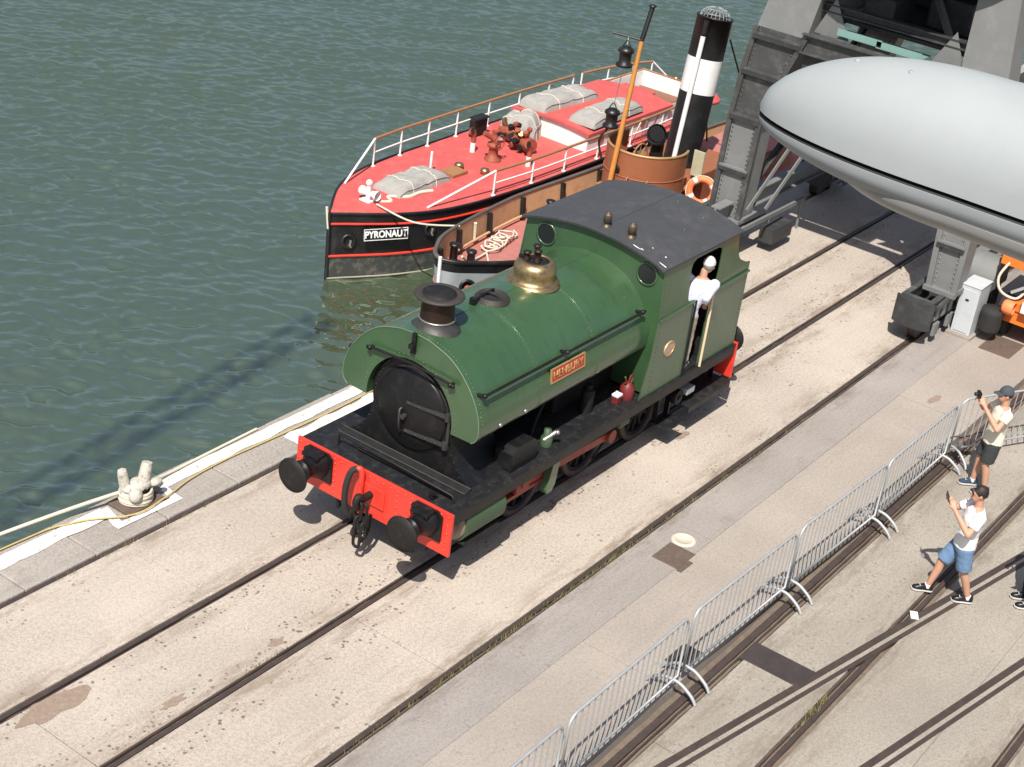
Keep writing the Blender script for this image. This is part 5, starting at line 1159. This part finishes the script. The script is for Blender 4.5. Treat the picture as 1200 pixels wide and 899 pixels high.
# ================================================================== CABINET
cb = thing('electric_cabinet', 'pale grey electrical cabinet on the paving beside the crane bogie', 'cabinet', (12.95, -2.80, 0))
MB().box((12.82, -3.02, 0), (13.50, -2.55, .05)).build('plinth', M_strip, cb)
MB().box((12.88, -2.96, .05), (13.42, -2.61, .97)).build('cabinet_body', M_cabin, cb, bevel=.012)
MB().prism([(12.87, .971), (13.43, .971), (13.43, .985), (12.87, .99)], 'y', -2.97, -2.60).build('cabinet_roof', M_cabin, cb, bevel=.006)
MB().box((12.868, -2.91, .10), (12.879, -2.66, .90)).build('cabinet_door', M_cabin, cb, bevel=.003)
MB().box((12.855, -2.80, .70), (12.868, -2.74, .73)).build('door_handle', M_iron, cb)
# ================================================================== ORANGE MACHINE
om = thing('orange_machine', 'orange wheeled access machine with hoses parked by the cabinet', 'machine', (14.2, -3.9, 0))
def OP(mb, nm, mat=M_orange, par=om, bevel=.012): return mb.build(nm, mat, par, bevel=bevel)
ch = OP(MB().box((13.35, -4.9, .38), (15.6, -3.30, .62)), 'chassis')
for x in (13.75, 15.2):
    for y in (-3.25, -4.95):
        w_ = OP(MB().lathe([(.16, -.12), (.34, -.12), (.36, -.08), (.36, .08), (.34, .12), (.16, .12)], (x, y, .36), (0, 1, 0), 28), 'wheel', M_rubber, om, 0)
        OP(MB().lathe([(.17, -.10), (.10, .0), (.001, .0)], (x, y, .36), (0, -1, 0), 20), 'hub', M_orange, w_, 0)
for (x0, x1) in ((13.32, 13.6),): OP(MB().box((x0, -4.6, .63), (x1, -3.4, .80)), 'front_beam', M_orange, ch)
tw = OP(MB().box((13.62, -4.3, .63), (14.4, -3.55, 1.55)), 'turret', paint('maroon steel', (.07, .02, .015), .6, var=.3), om)
OP(MB().box((13.36, -4.7, 1.56), (15.4, -3.05, 1.70)), 'platform')
for lo, hi in (((13.30, -4.7, 1.70), (13.42, -3.05, 2.02)), ((13.42, -3.17, 1.70), (15.4, -3.05, 2.02)), ((13.30, -4.72, 1.40), (13.36, -3.03, 1.69))): OP(MB().box(lo, hi), 'platform_side')
rd = random.Random(11)
for i in range(7):
    z0 = 1.72; x = 13.6+rd.random()*.7; y = -3.4-rd.random()*.8
    OP(MB().tube(smooth_pts([(x, y, z0), (x+rd.uniform(-.2, .2), y+rd.uniform(-.2, .2), z0+.25), (x+.35, y-.25, z0+.28), (x+.5, y-.3, z0)], 5), .022, 6), 'hydraulic_hose', rd.choice((M_rust, M_rope, M_iron)), om, 0)
OP(MB().tube(smooth_pts([(13.34, -3.2, 1.5), (13.2, -3.1, 1.2), (13.2, -3.2, .95), (13.34, -3.45, .85), (13.5, -3.55, 1.0)], 5), .025, 6), 'hydraulic_hose', M_rope, om, 0)
OP(MB().beam((13.3, -3.35, .95), (13.45, -3.7, 1.2), .05, .04), 'lever', M_galv, om, 0)
vb = OP(MB().box((13.2, -4.05, .68), (13.5, -3.62, .95)), 'valve_block', M_wht)
for i in range(5): OP(MB().box((13.14+.02*(i % 2), -4.04+i*.085, .955+.03*(i % 3)), (13.24, -3.98+i*.085, 1.06)), 'valve', M_wht, vb, .008)
OP(MB().lathe([(.11, -.1), (.13, -.06), (.13, .06), (.11, .1), (.001, .1)], (13.18, -3.42, .72), (0, 1, 0), 16), 'drum', M_lbuoy, om, 0)
OP(MB().lathe([(.19, -.2), (.20, -.1), (.19, 0), (.20, .1), (.19, .2), (.001, .2)], (13.15, -3.18, .42), (0, 0, 1), 18), 'hose_reel', M_rubber, om, 0)
# ================================================================== STREET LAMP close to the viewpoint
lp = thing('street_lamp', 'smooth grey pod-shaped street lamp head with dark seam on a tall column', 'street lamp', (-10.3, -10.35, 0))
LX, LY, LZ = -10.315, -9.00, 10.70
def lamp_shell(hsign, depth, z0, name, mat, hw=.175, par=lp, y0=0., L=.98, pw=.55):
    rows = []; n = 40
    for i in range(n+1):
        u = i/n; y = LY-y0-L*u
        if u < .55: q = max(0.0, 1-(1-u/.55)**2.45)**.58
        else: q = 1+.12*((u-.55)/.45)
        wq = hw*max(q, .002); hq = depth*max(q, .002)**1.05
        rows.append([(LX+wq*math.cos(t), y, z0+hsign*hq*math.sin(t)**.85) for t in [math.pi*j/24 for j in range(25)]])
    b = MB(); b.loft(rows); b.loft([[r[0] for r in rows], [r[-1] for r in rows]]); b.add(rows[-1], [tuple(range(25))])
    return b.build(name, mat, par)
top_ = lamp_shell(1, .205, LZ+.006, 'lamp_canopy', M_lampg)
lamp_shell(1, .012, LZ-.006, 'gasket', M_gask, .172)
lamp_shell(-1, .085, LZ-.007, 'lamp_base', M_lampg, .174)
lamp_shell(-1, .066, LZ-.046, 'diffuser', M_diff, .162, y0=.20, L=.60)
def canopy_pt(u, t):
    q = max(0.0, 1-(1-u/.55)**2.45)**.58 if u < .55 else 1+.12*((u-.55)/.45)
    return Vector((LX+.175*q*math.cos(t), LY-.98*u, LZ+.006+.205*q**1.05*math.sin(t)**.85))
for u, t in ((.22, 1.75), (.36, 1.95)):
    c = canopy_pt(u, t); nn = (canopy_pt(u+.01, t)-c).cross(canopy_pt(u, t+.02)-c).normalized(); nn = nn if nn.z > 0 else -nn
    MB().lathe([(.006, -.002), (.0055, .0025), (.001, .004)], c, nn, 10).build('canopy_screw', M_lampg, lp)
MB().tube(smooth_pts([(LX+.02, -9.635, LZ+.215), (LX-.05, -9.63, LZ+.235), (LX-.115, -9.64, LZ+.17), (LX-.13, -9.70, LZ+.12)], 5), .010, 8).build('latch', M_black, lp)
MB().cyl((LX, -9.90, LZ), (LX, -10.35, LZ-.02), .05, n=16).build('spigot_arm', M_lampg, lp)
MB().tube([(LX, -10.35, 0), (LX, -10.35, 4), (LX, -10.35, 10.75)], [.11, .09, .06], 16).build('column', M_lampg, lp)
MB().cyl((LX, -10.35, 0), (LX, -10.35, 1.3), .13, n=18).build('column_base', M_lampg, lp)
tag(MB().box((-.08, -.05, .004), (.08, .05, .016)).build('litter', M_wht), 'small white crumpled wrapper lying on the rail crossing', 'litter')
o = bpy.data.objects['litter']; c = PZ(1071, 722, 0); o.location = (c.x, c.y, .004); o.rotation_euler = (0, 0, .5)
# ================================================================== PEOPLE  (local frame: facing +y, right hand +x)
def cap(b, p, q, r1, r2, n=14): b.cyl(p, q, r1, r2, n); b.sphere(p, r1, 12, 8); b.sphere(q, r2, 12, 8)
def ell(c, rx, ry, n=20): return [(c[0]+rx*math.cos(2*math.pi*i/n), c[1]+ry*math.sin(2*math.pi*i/n), c[2]) for i in range(n)]
def hand(b, wrist, d, palm_n, grip=.5, thumb_side=1, s=1.):
    """palm, four fingers of unequal length curled towards palm_n, thumb off the side"""
    w = Vector(wrist); d = Vector(d).normalized(); pn = Vector(palm_n); pn = (pn-d*pn.dot(d)).normalized(); sd = d.cross(pn)*thumb_side
    e = w+d*.085*s
    for k_ in (-.026, 0, .026): cap(b, w+sd*k_*.6, e+sd*k_, .017*s, .014*s, 8)
    for i, (off, L) in enumerate(((.031, .068), (.0105, .078), (-.0105, .072), (-.031, .056))):
        p0 = e+sd*off; a = grip
        p1 = p0+(d*math.cos(a*.5)+pn*math.sin(a*.5))*L*.45*s; p2 = p1+(d*math.cos(a*1.5)+pn*math.sin(a*1.5))*L*.33*s; p3 = p2+(d*math.cos(a*2.4)+pn*math.sin(a*2.4))*L*.25*s
        cap(b, p0, p1, .0098*s, .009*s, 8); cap(b, p1, p2, .009*s, .0085*s, 8); cap(b, p2, p3, .0085*s, .0075*s, 8)
    t0 = w+d*.025*s+sd*.03*s; t1 = t0+(d*.6+sd*.65+pn*.25).normalized()*.04*s; t2 = t1+(d*.85+sd*.1+pn*.5).normalized()*.032*s
    cap(b, t0, t1, .0125*s, .011*s, 8); cap(b, t1, t2, .011*s, .009*s, 8)
def person(name_label, loc, rz, P):
    """P: joint positions and clothes"""
    t = thing('person', name_label, 'person', (0, 0, 0))
    H = P.get('hip', .92); lean = Vector(P.get('lean', (0, .0, 0)))
    pel = Vector((0, 0, H)); chest = pel+Vector((0, 0, .36))+lean*.7; nk = pel+Vector((0, 0, .545))+lean; hd = nk+Vector((0, .03, .175))+Vector(P.get('head', (0, 0, 0)))
    body = MB()
    tor = [ell(pel+Vector((0, 0, -.08)), .15, .105), ell(pel, .165, .115), ell(pel.lerp(chest, .4), .142, .10), ell(pel.lerp(chest, .75), .16, .112), ell(chest, .175, .115), ell(chest.lerp(nk, .6), .165, .09), ell(nk+Vector((0, -.005, -.01)), .075, .065)]
    body.loft(tor, closed=True, caps=True)
    cap(body, nk+Vector((0, -.005, -.03)), nk+Vector((0, .012, .09)), .058, .052)
    body.sphere(hd, (.074, .092, .112), 20, 14); body.sphere(hd+Vector((0, .035, -.055)), (.056, .060, .065), 16, 10)
    body.sphere(hd+Vector((0, .098, -.02)), (.014, .022, .022)); body.sphere(hd+Vector((0, .090, -.06)), (.026, .014, .012))
    for s in (-1, 1): body.sphere(hd+Vector((s*.076, -.005, -.01)), (.012, .022, .032)); body.sphere(hd+Vector((s*.03, .082, .012)), (.018, .010, .012))
    sh = {s: chest+Vector((s*.195, -.005, .115))+lean*.25 for s in (-1, 1)}
    hp_ = {s: pel+Vector((s*.092, 0, -.05)) for s in (-1, 1)}
    for s, k_ in ((-1, 'l'), (1, 'r')):
        el, wr = Vector(P['el'+k_]), Vector(P['wr'+k_])
        cap(body, sh[s], el, .052, .041); mid_ = el.lerp(wr, .3); cap(body, el, mid_, .041, .042); cap(body, mid_, wr, .042, .027)
        hand(body, wr, P.get('hd'+k_, (wr-el)), P.get('pn'+k_, (0, 1, 0)), P.get('grip', .75), -s)
        kn, an = Vector(P['kn'+k_]), Vector(P['an'+k_])
        cap(body, hp_[s], kn, .088, .058); cf_ = kn.lerp(an, .3); cap(body, kn, cf_+Vector((0, -.012, 0)), .056, .057); cap(body, cf_+Vector((0, -.012, 0)), an, .057, .037)
        fd = Vector(P.get('ft'+k_, (0, 1, 0))); cap(body, an+Vector((0, 0, -.03)), an+fd*.13+Vector((0, 0, -.055)), .038, .030)
    me = remesh(body, .0095, 2); me.materials.append(M_skin); bo_ = bpy.data.objects.new('body', me); col.objects.link(bo_); bo_.parent = t
    def cloth(b, nm, mat, vox=.0145, sm_=3):
        me = remesh(b, vox, sm_); me.materials.append(mat)
        for v in me.vertices:
            q = mnoise.noise(v.co*16)*.006+mnoise.noise(v.co*38)*.0025; v.co += v.normal*q
        o = bpy.data.objects.new(nm, me); col.objects.link(o); o.parent = t; return o
    # shirt
    b = MB(); g = .018
    def grow(row, c, k_): return [(c[0]+(v[0]-c[0])*k_, c[1]+(v[1]-c[1])*k_, v[2]) for v in row]
    low = P.get('shirt_low', -.06)
    sh_rows = [ell(pel+Vector((0, 0, low)), .192, .150), ell(pel+Vector((0, 0, .05)), .184, .142), ell(pel.lerp(chest, .4), .172, .132), ell(pel.lerp(chest, .75), .182, .134), ell(chest, .198, .138), ell(chest.lerp(nk, .55)+Vector((0, -.003, 0)), .19, .112), ell(nk+Vector((0, -.005, -.022)), .088, .078)]
    b.loft(sh_rows, closed=True, caps=True)
    slv = P.get('sleeve', .62)
    for s, k_ in ((-1, 'l'), (1, 'r')):
        el = Vector(P['el'+k_]); wr = Vector(P['wr'+k_]); b.sphere(sh[s], .078)
        if slv > 1: b.cyl(sh[s], el, .074, .062); b.sphere(el, .062); b.cyl(el, el.lerp(wr, slv-1), .062, .052)
        elif slv > 0: b.cyl(sh[s], sh[s].lerp(el, slv), .076, .074)
    cloth(b, P.get('top_name', 't_shirt'), P['top'])
    # shorts or trousers
    b = MB(); b.loft([ell(pel+Vector((0, 0, -.12)), .178, .138), ell(pel+Vector((0, 0, -.03)), .184, .136), ell(pel+Vector((0, 0, .06)), .172, .128)], closed=True, caps=True)
    leg_ = P.get('leg', .85)
    for s, k_ in ((-1, 'l'), (1, 'r')):
        kn, an = Vector(P['kn'+k_]), Vector(P['an'+k_]); b.sphere(hp_[s]+Vector((0, 0, -.02)), .105)
        if leg_ > 1: b.cyl(hp_[s], kn, .112, .080); b.sphere(kn, .080); b.cyl(kn, kn.lerp(an, leg_-1), .080, .066)
        else: b.cyl(hp_[s], hp_[s].lerp(kn, leg_), .112, .106)
    cloth(b, 'shorts' if leg_ < 1 else 'trousers', P['low'])
    # shoes
    for s, k_ in ((-1, 'l'), (1, 'r')):
        an = Vector(P['an'+k_]); fd = Vector(P.get('ft'+k_, (0, 1, 0))).normalized(); sd = Vector((fd.y, -fd.x, 0)); g0 = an+Vector((0, 0, -.072))
        pr_ = [(-.075, .030), (-.05, .042), (.05, .046), (.12, .052), (.17, .044), (.20, .018), (.20, -.018), (.17, -.044), (.12, -.050), (.05, -.040), (-.05, -.040), (-.075, -.028)]
        b = MB(); hts = lambda u: .085 if u < .0 else (.085-.045*min(1, u/.15))
        base = [g0+fd*u+sd*v for u, v in pr_]
        b.loft([[q+Vector((0, 0, .022)) for q in base], [g0+fd*u*.98+sd*v*.95+Vector((0, 0, .022+hts(u)*.6)) for u, v in pr_], [g0+fd*(u*.9)+sd*v*.6+Vector((0, 0, .022+hts(u))) for u, v in pr_]], closed=True, caps=True)
        sh_ = b.build('shoe', P['shoe'], t)
        b = MB(); b.loft([base, [q+Vector((0, 0, .024)) for q in [g0+fd*u*1.03+sd*v*1.06 for u, v in pr_]]], closed=True, smooth=False, caps=True); b.build('sole', M_sole, sh_)
        b = MB()
        for u in (.05, .075, .10): b.beam(g0+fd*u+sd*.026+Vector((0, 0, .082-.12*(u-.05))), g0+fd*u-sd*.026+Vector((0, 0, .082-.12*(u-.05))), .012, .008)
        b.build('laces', M_sole, sh_, kind='stuff')
        if P.get('sock', True): MB().cyl(an+Vector((0, 0, -.02)), an+Vector((0, 0, .035)), .043, .043, n=14).build('sock', M_sole, t)
    # hair and cap
    hc = hd+Vector((0, -.012, .018))
    b = MB(); rows = []
    for i in range(9):
        f = math.pi*.62*i/8; rows.append([(hc.x+.083*math.sin(f)*math.cos(a), hc.y+.098*math.sin(f)*math.sin(a), hc.z+.108*math.cos(f)*(1+.02*math.sin(9*a))+(.055 if math.sin(a) > .3 and i > 5 else 0)*(math.sin(a)-.3)) for a in [2*math.pi*j/22 for j in range(22)]])
    b.loft(rows, closed=True); b.build('hair', P.get('hair', M_hair), t)
    if 'cap' in P:
        b = MB(); rows = []
        for i in range(8):
            f = math.pi*.5*i/7; rows.append([(hc.x+.093*math.sin(f)*math.cos(a), hc.y+.01+.108*math.sin(f)*math.sin(a), hc.z+.012+.112*math.cos(f)) for a in [2*math.pi*j/22 for j in range(22)]])
        b.loft(rows, closed=True); cp_ = b.build('cap', P['cap'], t)
        pk = [(hc.x+.085*math.cos(a), hc.y+.01+.10*math.sin(a), hc.z+.014) for a in [math.radians(q) for q in range(20, 161, 14)]]
        pk2 = [(hc.x+.075*math.cos(a), hc.y+.045+.155*math.sin(a), hc.z-.004) for a in [math.radians(q) for q in range(20, 161, 14)]]
        b = MB(); b.loft([pk, pk2]); b.loft([[(v[0], v[1], v[2]-.006) for v in pk], [(v[0], v[1], v[2]-.006) for v in pk2]]); b.build('cap_peak', P['cap'], cp_)
    for s in (-1, 1): MB().sphere(hd+Vector((s*.03, .088, .012)), .0105).build('eye', M_gask, t)
    MB().sphere(hd+Vector((0, .097, -.062)), (.022, .006, .005)).build('lips', paint('lips', (.36, .14, .11), .5), t)
    if P.get('glasses'): MB().box(hd+Vector((-.066, .092, -.006)), hd+Vector((.066, .104, .030))).build('sunglasses', M_phone, t, bevel=.006)
    t.location = loc; t.rotation_euler = (0, 0, rz)
    return t, hd
def held(nm, label, cat, lo, hi, mat, loc, rz, extra=None):
    t = thing(nm, label, cat, (0, 0, 0))
    MB().box(lo, hi).build('phone_case' if nm == 'phone' else 'camera_body', mat, t, bevel=.008)
    if extra: extra(t)
    t.location = loc; t.rotation_euler = (0, 0, rz); return t
# man in white t-shirt and denim shorts
fr = PZ(1086, 697, 0); fl_ = PZ(1130, 702, 0)   # far-forward foot and near foot
RZ2 = math.radians(32)
def loc2(o, rz, p): d = Vector(p)-Vector(o); c, s = math.cos(-rz), math.sin(-rz); return Vector((d.x*c-d.y*s, d.x*s+d.y*c, d.z))
O2 = (Vector(fr)*.42+Vector(fl_)*.58)
a_far = loc2(O2, RZ2, fr); a_near = loc2(O2, RZ2, fl_)
P2 = dict(hip=.90, lean=(0, -.03, 0), top=M_tee, low=M_denim, shoe=M_phone, leg=.92, glasses=True, sleeve=.66,
  ell=(-.33, .10, 1.18), wrl=(-.13, .30, 1.42), elr=(.29, .17, 1.20), wrr=(.10, .33, 1.43), hdl=(.10, .05, .12), hdr=(-.10, .05, .12), pnl=(1, 0, 0), pnr=(-1, 0, 0), head=(0, .0, .0),
  knl=(-.13, .04, .50), anl=(-.12, -.05, .09), knr=(.13, .13, .50), anr=(.12, .22, .09))
P2['anl'] = (min(a_near.x, -.08), a_near.y, .09); P2['anr'] = (max(a_far.x, .06), a_far.y, .09)
P2['knl'] = (P2['anl'][0]*.9-.02, P2['anl'][1]*.5+.05, .49); P2['knr'] = (P2['anr'][0]*.9+.02, P2['anr'][1]*.5+.06, .49)
person('man in white t-shirt and denim shorts photographing with a phone', (O2.x, O2.y, 0), RZ2, P2)
held('phone', 'black phone held up by the man in denim shorts', 'phone', (-.085, .385, 1.48), (.085, .394, 1.56), M_phone, (O2.x, O2.y, 0), RZ2)
# man in grey cap
O1 = PZ(1146, 574, 0); RZ1 = math.radians(36)
P1 = dict(hip=.90, lean=(0, -.02, 0), top=M_cream, low=M_dshort, shoe=paint('navy shoe', (.03, .045, .08), .8, var=.2), leg=.86, sleeve=.5, cap=M_cap, glasses=False,
  ell=(-.33, .12, 1.20), wrl=(-.10, .32, 1.46), elr=(.30, .16, 1.22), wrr=(.09, .34, 1.47), hdl=(.08, .06, .12), hdr=(-.08, .06, .12), pnl=(1, 0, 0), pnr=(-1, 0, 0),
  knl=(-.11, .05, .50), anl=(-.12, -.04, .09), knr=(.12, .07, .50), anr=(.12, .08, .09))
person('man in grey cap, cream top and charcoal shorts taking a photograph', (O1.x, O1.y, 0), RZ1, P1)
held('camera_handheld', 'small black camera held up by the man in grey cap', 'camera', (-.06, .37, 1.53), (.06, .42, 1.62), M_phone, (O1.x, O1.y, 0), RZ1, lambda t: MB().cyl((0, .42, 1.575), (0, .46, 1.575), .028, n=16).build('lens', M_gask, t))
# person mostly beyond the picture edge, dark trousers
O3 = PZ(1204, 709, 0)
P3 = dict(hip=.92, top=M_navy, low=M_navy, shoe=M_phone, leg=1.93, sleeve=.6, glasses=False, ell=(-.28, .02, 1.20), wrl=(-.27, .16, .98), elr=(.28, .02, 1.20), wrr=(.27, .16, .98), knl=(-.10, .05, .50), anl=(-.11, .0, .09), knr=(.10, .06, .50), anr=(.11, .02, .09), grip=.5, pnl=(1, 0, 0), pnr=(-1, 0, 0))
person('person in dark trousers and black shoes standing on the tracks away from the barriers', (O3.x, O3.y, 0), math.radians(30), P3)
# driver at the cab door
PD = dict(hip=.92, lean=(.15, .05, 0), head=(.04, .03, -.01), top=M_shirt, top_name='shirt', low=M_khaki, shoe=M_phone, leg=1.95, sleeve=1.6, cap=M_capl, hair=paint('grey hair', (.25, .24, .23), .7), sock=False, glasses=False,
  ell=(-.27, .06, 1.19), wrl=(-.22, .26, 1.10), elr=(.27, -.02, 1.18), wrr=(.23, .16, 1.02), grip=1.0, pnl=(0, 0, -1), pnr=(0, 0, -1),
  knl=(-.10, .07, .50), anl=(-.11, .0, .09), knr=(.10, .07, .50), anr=(.11, .02, .09))
person('engine driver in pale shirt and cap leaning at the cab doorway', (5.56, -1.02, ZF+.036), math.radians(-75), PD)
